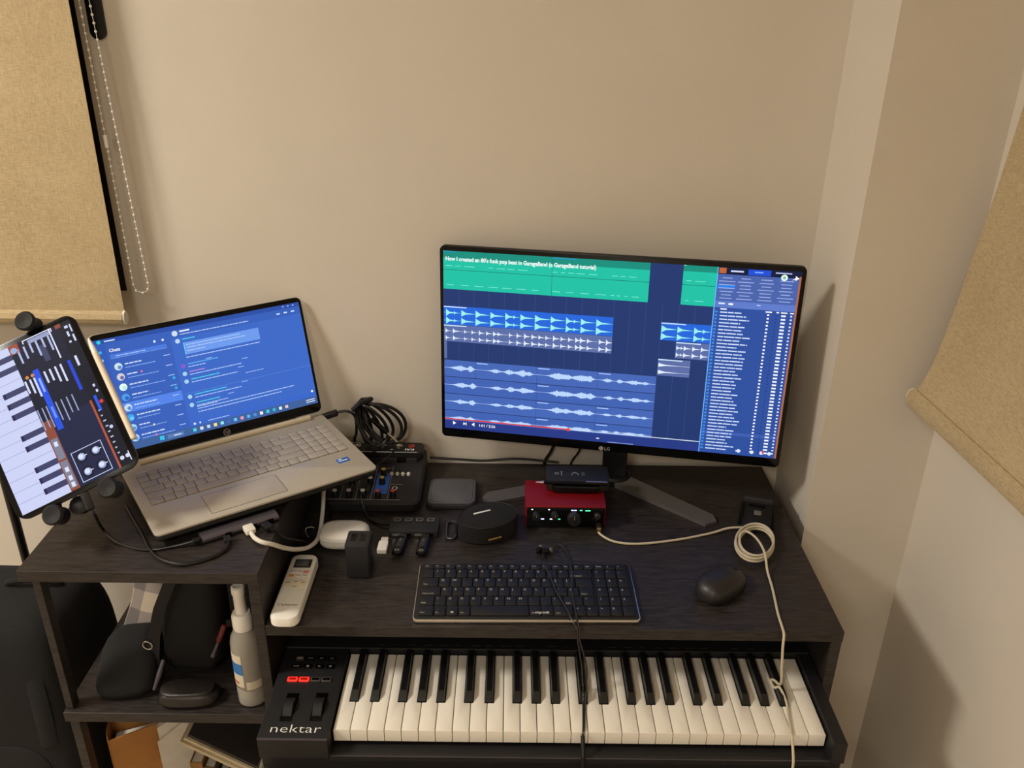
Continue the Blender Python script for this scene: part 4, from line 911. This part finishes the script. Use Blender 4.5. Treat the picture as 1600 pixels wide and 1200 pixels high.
for x, y, a in ((.2885, .274, 1.2), (.3005, .270, .4)):
    M_ = Matrix.Translation((x, y, DT+.006))@Matrix.Rotation(a, 4, 'Z')@Matrix.Rotation(math.pi/2, 4, 'Y')
    o = part('earbud', ev(MB().lathe([(.0018, -.009), (.0030, -.004), (.0046, -.001), (.0046, .003), (.0030, .0045)], 12, M=M_)), GLOSSB, ep)
    part('ear_tip', ev(MB().lathe([(.0026, .0042), (.0044, .006), (.0040, .009), (.0018, .0105)], 12, M=M_)), mat('silicone_grey', '5b5854', .5), o)
# tablet lead, laptop lead, white lead
plug = tl(.262, .092, -.003)
cable('charging_cable', 'black cable curving from the tablet down to the grey port hub', [tuple(tl(.274, .092, -.003)), tuple(tl(.284, .093, -.004)), (-.352, .176, HT+.010), (-.322, .154, HT+.0027), (-.275, .139, HT+.0025), (-.238, .147, HT+.004), (-.213, .1545, HT+.0075)], .0022, CABLE,
      [('plug', tuple(tl(.2478, .092, -.003)), tuple(tl(.274, .092, -.003)), .011, .007, DGREY), ('plug', (-.215, .153, HT+.0075), (-.2055, .1595, HT+.0075), .009, .006, BLACK)])
cable('power_cable', 'black cable looping from the hub around the front corner of the laptop', [(-.1672, .1625, HT+.007), (-.164, .150, HT+.005), (-.168, .135, HT+.0028), (-.185, .118, HT+.0026), (-.215, .106, HT+.0026), (-.247, .1165, HT+.0026), (-.274, .142, HT+.0026), (-.294, .172, HT+.003), (-.318, .205, HT+.003), (-.35, .25, HT+.003)], .0024, CABLE,
      [('plug', (-.1700, .1665, HT+.0072), (-.1640, .1545, HT+.006), .010, .007, BLACK)])
cable('usb_cable', 'thick white USB cable hanging from the hub down past the shelf edge', [(-.1405, .183, HT+.006), (-.130, .167, HT+.0055), (-.116, .157, HT+.005), (-.103, .164, HT-.004), (-.094, .189, .165), (-.084, .218, .142), (-.073, .251, .124), (-.069, .295, .114), (-.073, .351, .126), (-.078, .392, .145), (-.082, .44, .160), (-.085, .50, .165), (-.0925, .53, .150), (-.094, .545, .104)], .0034, WCABLE,
      [('plug', (-.1480, .1945, HT+.0065), (-.1375, .179, HT+.0063), .015, .008, WCABLE)])
cable('black_lead', 'short black lead hanging off the shelf edge behind the white cable', [(-.1205, .1960, HT+.0065), (-.1075, .190, HT+.0035), (-.0995, .205, HT-.020), (-.088, .250, .135), (-.080, .285, DT+.003), (-.060, .300, DT+.003), (-.050, .345, DT+.003)], .0018, CABLE,
      [('plug', (-.1250, .2005, HT+.0075), (-.1130, .1880, HT+.0065), .013, .007, BLACK)])
cable('hook_clip', 'tiny silver wire hook on the desktop left of the earbud case', [(-.083, .324, DT+.009), (-.090, .323, DT+.011), (-.097, .320, DT+.009), (-.095, .312, DT+.005), (-.089, .305, DT+.0016)], .0015, STEEL, cat='hook')
# cable bundle standing on the mixer against the wall
cbn = thing('cable_bundle', 'black coiled audio cable with silver jack standing on the mixer', 'cable', (0, .53, .150))
def lp_pts(cx_, cz_, rx, rz, tilt, yo, n=26, ph=0):
    out = []
    for i in range(n+1):
        a = 2*math.pi*i/n+ph; x = rx*math.cos(a); zz = rz*math.sin(a)
        out.append((cx_+x*math.cos(tilt)-zz*math.sin(tilt), yo+.006*math.sin(2*a), cz_+x*math.sin(tilt)+zz*math.cos(tilt)))
    return out
CR = .0031
LPS = [(.002, .049, .047, .030, -.85, 0), (-.004, .050, .043, .020, -1.05, .006), (-.016, .047, .043, .016, -1.25, -.006), (.006, .045, .045, .034, -.70, .010), (-.012, .048, .044, .023, -1.15, -.010), (-.026, .047, .042, .009, -1.45, .003)]
for q_ in LPS:
    pp = lp_pts(*q_); lo = min(p[2] for p in pp); sh = max(0, .0035-lo)
    part('cable_loop', MB().tube([(p[0], p[1], p[2]+sh) for p in pp], CR, 8), CABLE, cbn)
part('tie', MB().tube([(-.044, -.012, .080), (-.030, -.014, .094), (-.012, 0, .096), (-.030, .013, .088), (-.044, -.010, .078)], .0045, 8), RUBBER, cbn)
jk = part('jack_plug', MB().tube([(-.012, -.012, .062), (.012, -.013, .038), (.016, -.013, .034)], [.0040, .0052, .0040], 10), GLOSSB, cbn)
part('jack_pin', MB().tube([(.015, -.013, .035), (.033, -.013, .0155)], .0024, 10), STEEL, jk)
cable('power_plug_lead', 'black plug and lead at the back right corner of the laptop', [(-.098, .525, .213), (-.090, .528, .2145), (-.068, .530, .2200), (-.052, .531, .2190), (-.043, .534, .205), (-.045, .542, .17), (-.052, .556, .150), (-.055, .566, .12), (-.055, .567, .07)], .0026, CABLE,
      [('plug', (-.102, .523, .2105), (-.074, .5295, .2185), .012, .010, BLACK)])
cable('hub_cable', 'thin black cable running across the mixer front to the USB hub', [(.028, .520, .1525), (.022, .498, .1475), (.000, .470, .1420), (-.012, .440, .1390), (-.020, .410, .136), (-.016, .392, .132), (-.008, .376, .112), (.002, .360, DT+.002), (.020, .345, DT+.003), (.042, .338, DT+.006)], .0016, CABLE)
cable('wall_cable', 'black cable lying along the back edge of the desktop by the wall', [(.088, .560, .1085), (.14, .561, .105), (.19, .562, .102), (.25, .562, .107), (.30, .561, .104), (.33, .5585, .1025)], .0024, CABLE)
cable('monitor_cable', 'thicker black cable dropping from behind the monitor to the wall', [(.345, .535, .26), (.333, .548, .18), (.318, .562, .125), (.306, .566, .095), (.300, .567, .02)], .0030, CABLE, k=5)
cable('monitor_cable', 'thinner black cable dropping behind the monitor next to its neck', [(.395, .535, .24), (.383, .548, .17), (.369, .562, .122), (.356, .566, .092), (.352, .567, .02)], .0018, CABLE, k=5)

# ================================================================== THINGS ON AND BELOW THE SIDE SHELF
SZ = -.070
def soft(name, label, cat, loc, size, m, rotz=0, seed=1, amp=.10, taper=.75, lean=(0, 0), p=3.2, n=30, k=16):
    """a soft sack: rounded body that narrows upward, with folds"""
    t_ = thing(name, label, cat, loc, rotz); rd = random.Random(seed); ph = [rd.uniform(0, 6.3) for _ in range(8)]; rs = []
    for j in range(k+1):
        a = -math.pi/2+math.pi*j/k; c = max(abs(math.cos(a))**(2/p), .03); zz = (math.copysign(abs(math.sin(a))**(2/p), math.sin(a))+1)/2
        sc = c*(1-(1-taper)*zz); rg = []
        for i in range(n):
            t0 = 2*math.pi*i/n; f = 1+amp*(math.sin(3*t0+ph[0]+4*zz)*.35+math.sin(5*t0+ph[1]-6*zz)*.25+math.sin(2*t0+ph[2]+9*zz)*.3)*min(1, zz*3)
            rg.append((size[0]/2*sc*f*math.copysign(abs(math.cos(t0))**(2/p), math.cos(t0))+lean[0]*zz, size[1]/2*sc*f*math.copysign(abs(math.sin(t0))**(2/p), math.sin(t0))+lean[1]*zz, zz*size[2]))
        rs.append(rg)
    return t_, MB().rings(rs)
t_, b_ = soft('camera_pouch', 'rounded black padded pouch at the left front of the open shelf', 'pouch', (-.352, .155, SZ), (.100, .100, .072), CLOTH, .15, 3, .08, .8, (.010, .03), 3.6); part('body', b_, CLOTH, t_)
part('strap_end', MB().tube([(.046, -.036, .014), (.054, -.026, .034), (.060, -.012, .050)], [.003, .0042, .003], 8), GREYMET, t_)
t_, b_ = soft('shoulder_bag', 'large slumped black bag with a metal ring in the middle of the shelf', 'bag', (-.258, .240, SZ), (.104, .165, .232), CLOTH, -.10, 8, .10, .74, (.022, .02), 5.0); part('body', b_, CLOTH, t_)
part('ring', MB().tube([(-.047+.0075*math.cos(a), -.0875, .073+.0075*math.sin(a)) for a in [2*math.pi*i/20 for i in range(21)]], .0012, 8), STEEL, t_)
part('strap', MB().rings([[(x0+dx, y0, z0+dz) for dx, dz in ((-.010, 0), (.010, .004), (.010, .007), (-.010, .003))] for x0, y0, z0 in ((-.040, -.090, .016), (-.042, -.088, .045), (-.036, -.084, .085), (-.022, -.078, .135), (.000, -.070, .185))]), mat('black_webbing', '121113', .8, scale=900, bump=.4), t_)
t_, b_ = soft('camera_bag', 'boxy black equipment bag on the shelf behind the spray bottle', 'bag', (-.163, .255, SZ), (.070, .150, .225), CLOTH, .0, 5, .04, .95, (0, .01), 6.0); part('body', b_, CLOTH, t_)
for z_ in (.055, .095): part('strap', MB().box(-.032, .032, -.0785, -.0745, z_, z_+.013), RUBBER, t_, False)
for x_, z_ in ((-.018, .035), (.012, .033), (.010, .090)): part('buckle', MB().rbox(x_, z_, .010, .014, 0, .004, .002, .001, 2, M=Matrix(((1, 0, 0, 0), (0, 0, -1, -.075), (0, 1, 0, 0), (0, 0, 0, 1)))), GREYMET, t_)
t_, b_ = soft('leather_pouch', 'flat dark brown leather pouch lying at the shelf front', 'pouch', (-.247, .122, SZ), (.100, .050, .026), LEATHER, .05, 6, .05, .8); part('body', b_, LEATHER, t_)
part('flap', MB().rings([[(.040*c*k, .018*s*k-.002, z_) for c, s in [(math.copysign(abs(math.cos(a))**.7, math.cos(a)), math.copysign(abs(math.sin(a))**.7, math.sin(a))) for a in [2*math.pi*i/20 for i in range(20)]]] for k, z_ in ((1, .0235), (1, .0262), (.9, .0275))]), LEATHER, t_)
sd = thing('screwdriver', 'small red-handled screwdriver hooked on the black bag', 'screwdriver', (-.2125, .1500, -.009), basis=(Vector((.92, 0, -.39)), Vector((.39, 0, .92)), Vector((0, -1, 0))))
part('handle', MB().tube([(0, .030, 0), (0, .034, 0), (0, .062, 0), (0, .066, 0)], [.003, .0045, .0042, .003], 10), mat('red_handle', '5c1613', .4), sd)
part('shaft', MB().tube([(0, .031, 0), (0, .006, 0), (0, 0, 0)], [.0022, .0028, .0040], 10), GREYMET, sd)
CHK = check_mat('grey_beige_check', 'a2937f', '7c7068', '5d5552')
pc = thing('checked_cloth', 'folded grey and beige checked cloth leaning behind the black pouch', 'cloth', (-.370, .232, SZ), basis=(Vector((.95, -.30, 0)), Vector((.17, .54, .825)).normalized(), Vector((-.2475, -.78, .57)).normalized()))
rs = []
pc_b = sheet([[(x, y, .010+.004*math.sin(x*70+y*20)+.003*math.sin(y*60)) for y in [i*.0175 for i in range(9)]] for x in [-.030+i*.0105 for i in range(7)]], .012, (0, 0, -1)); part('cloth', pc_b, CHK, pc)
part('fold', sheet([[(x, y, .0145+.003*math.sin(x*70+y*20)) for y in [.02+i*.018 for i in range(6)]] for x in [-.004+i*.0075 for i in range(5)]], .003, (0, 0, -1)), CHK, pc)
# spray bottle
sb = thing('spray_bottle', 'clear spray bottle with white pump top standing at the shelf front', 'bottle', (-.1505, .128, SZ), 0)
GLASS = mat('clear_bottle_plastic', 'd6cfc2', .15, trans=.6, ior=1.25, var=.03); LIQ = mat('bottle_label_paper', 'cfc4ac', .6, var=.04)
part('bottle', MB().lathe([(.018, 0), (.0225, .003), (.0225, .030), (.0215, .032), (.0225, .034), (.0225, .112), (.0205, .124), (.0150, .135), (.0115, .140), (.0115, .146)], 26), GLASS, sb)
part('liquid', MB().lathe([(.017, .002), (.0212, .005), (.0212, .110), (.0208, .112)], 22), mat('clear_liquid', 'd8cfbe', .1, trans=.8, ior=1.2), sb)
def band(z0, z1, a0, a1, r=.0229): return MB().rings([[(rr_*math.cos(a), rr_*math.sin(a), z_) for z_, rr_ in ((z0, r), (z1, r), (z1, r-.0004), (z0, r-.0004))] for a in [a0+(a1-a0)*i/10 for i in range(11)]])
lb_ = part('label', band(.040, .100, math.radians(172), math.radians(262)), LIQ, sb)
part('label_band', band(.064, .085, math.radians(172), math.radians(262), .0231), mat('blue_label_band', '2d6fb4', .5), lb_)
part('label_print', band(.045, .049, math.radians(200), math.radians(240), .0231), mat('red_label_print', 'b0553c', .5), lb_)
part('back_label', band(.036, .050, math.radians(270), math.radians(330)), LIQ, sb)
part('collar', MB().lathe([(.0145, .138), (.0150, .141), (.0150, .160), (.0125, .166)], 20), WHITE, sb)
part('nozzle', MB().lathe([(.0085, .164), (.0085, .198), (.0098, .200), (.0098, .211), (.0070, .213), (.0060, .211)], 18), WHITE, sb)
# paper goods on the lower shelf
LZ = -.442
en = thing('paper_envelope', 'open brown kraft paper envelope standing under the shelf', 'envelope', (-.362, .170, LZ), .25)
def slab(x0, x1, y0, y1, h0, h1): return MB().add([(x0, y0, 0), (x1, y0, 0), (x1, y1, 0), (x0, y1, 0), (x0, y0, h0), (x1, y0, h1), (x1, y1, h1), (x0, y1, h0)], [(0, 3, 2, 1), (4, 5, 6, 7), (0, 1, 5, 4), (1, 2, 6, 5), (2, 3, 7, 6), (3, 0, 4, 7)])
part('front_sheet', slab(-.045, .045, -.020, -.018, .262, .285), KRAFT, en, False)
part('back_sheet', slab(-.045, .045, .012, .014, .285, .300), KRAFT, en, False)
part('side_fold', slab(-.046, -.044, -.020, .014, .262, .285), KRAFT, en, False)
part('papers', slab(-.038, .040, -.012, .008, .25, .26), PAPER, en, False)
pf = thing('paper_sheaf', 'sheaf of pale papers standing beside the brown envelope', 'papers', (-.294, .165, LZ), .30)
part('papers', slab(-.030, .022, -.014, -.004, .288, .318), PAPER, pf, False); part('front_page', slab(-.033, .018, -.018, -.015, .262, .300), PAPER, pf, False)
mg = thing('magazine_stack', 'pale magazines lying aslant on top of the upright books', 'magazines', (-.225, .19, LZ+.255), basis=(Vector((.85, -.05, -.52)).normalized(), Vector((.05, 1, 0)).normalized(), Vector((.52, -.026, .85)).normalized()))
for i, c in enumerate(('b9a988', 'c6b696', '352e2a')): part('magazine', MB().box(-.055+.003*i, .075-.002*i, -.075+.004*i, .10, .006*i, .006*i+.0054), mat('magazine_'+c, c, .6), mg, False)
xs = -.268
for i, (w_, h_, c, lab) in enumerate(((.020, .235, '7c5426', 'tan brown upright book beside the pale papers under the shelf'), (.018, .225, '4c3a1c', 'olive brown upright book under the slanted magazines'), (.016, .205, '1d1a26', 'navy black upright book under the slanted magazines'), (.015, .195, '2c1a1a', 'dark maroon upright book under the slanted magazines'), (.020, .185, 'a89880', 'beige striped book under the low end of the magazines'))):
    bo = thing('book', lab, 'book', (xs+w_/2, .20, LZ), .0, group='books under the shelf'); xs += w_+.001
    part('cover', MB().box(-w_/2, -w_/2+.0015, -.075, .10, 0, h_).box(w_/2-.0015, w_/2, -.075, .10, 0, h_).box(-w_/2, w_/2, -.0765, -.075, 0, h_), mat('cover_'+c, c, .55), bo, False)
    part('pages', MB().box(-w_/2+.0016, w_/2-.0016, -.0748, .097, .003, h_-.003), PAPER, bo, False)
# backpack on the floor
t_, b_ = soft('backpack', 'tall black backpack standing on the floor left of the shelf', 'backpack', (-.580, .250, FZ), (.268, .228, .682), CLOTH, -.02, 12, .03, .96, (.004, .0), 5.6, 40, 26); part('body', b_, CLOTH, t_)
part('front_pocket', MB().rbox(0, 0, .17, .26, -.012, .012, .05, .011, 6, M=Matrix.Translation((.0, -.104, .33))@Matrix.Rotation(math.pi/2, 4, 'X')), mat('dark_grey_nylon', '121011', .9, var=.3, scale=400, bump=.4), t_)
part('strap', MB().rings([[(x0+dx, y0+dy, z0) for dx, dy in ((-.016, .004), (-.008, 0), (.008, 0), (.016, .004), (.012, .010), (-.012, .010))] for x0, y0, z0 in ((.085, -.113, .46), (.088, -.113, .52), (.086, -.109, .575), (.080, -.098, .615))]), CLOTH, t_)
part('haul_loop', MB().tube(smooth_path([(.0, .02, .676), (.01, .01, .690), (.05, .01, .696), (.08, .02, .684), (.085, .03, .666)]), .005, 8), CLOTH, t_)

# ================================================================== lift the whole measured scene onto the floor
for o in list(bpy.data.objects):
    if o.parent is None: o.location.z += LIFT
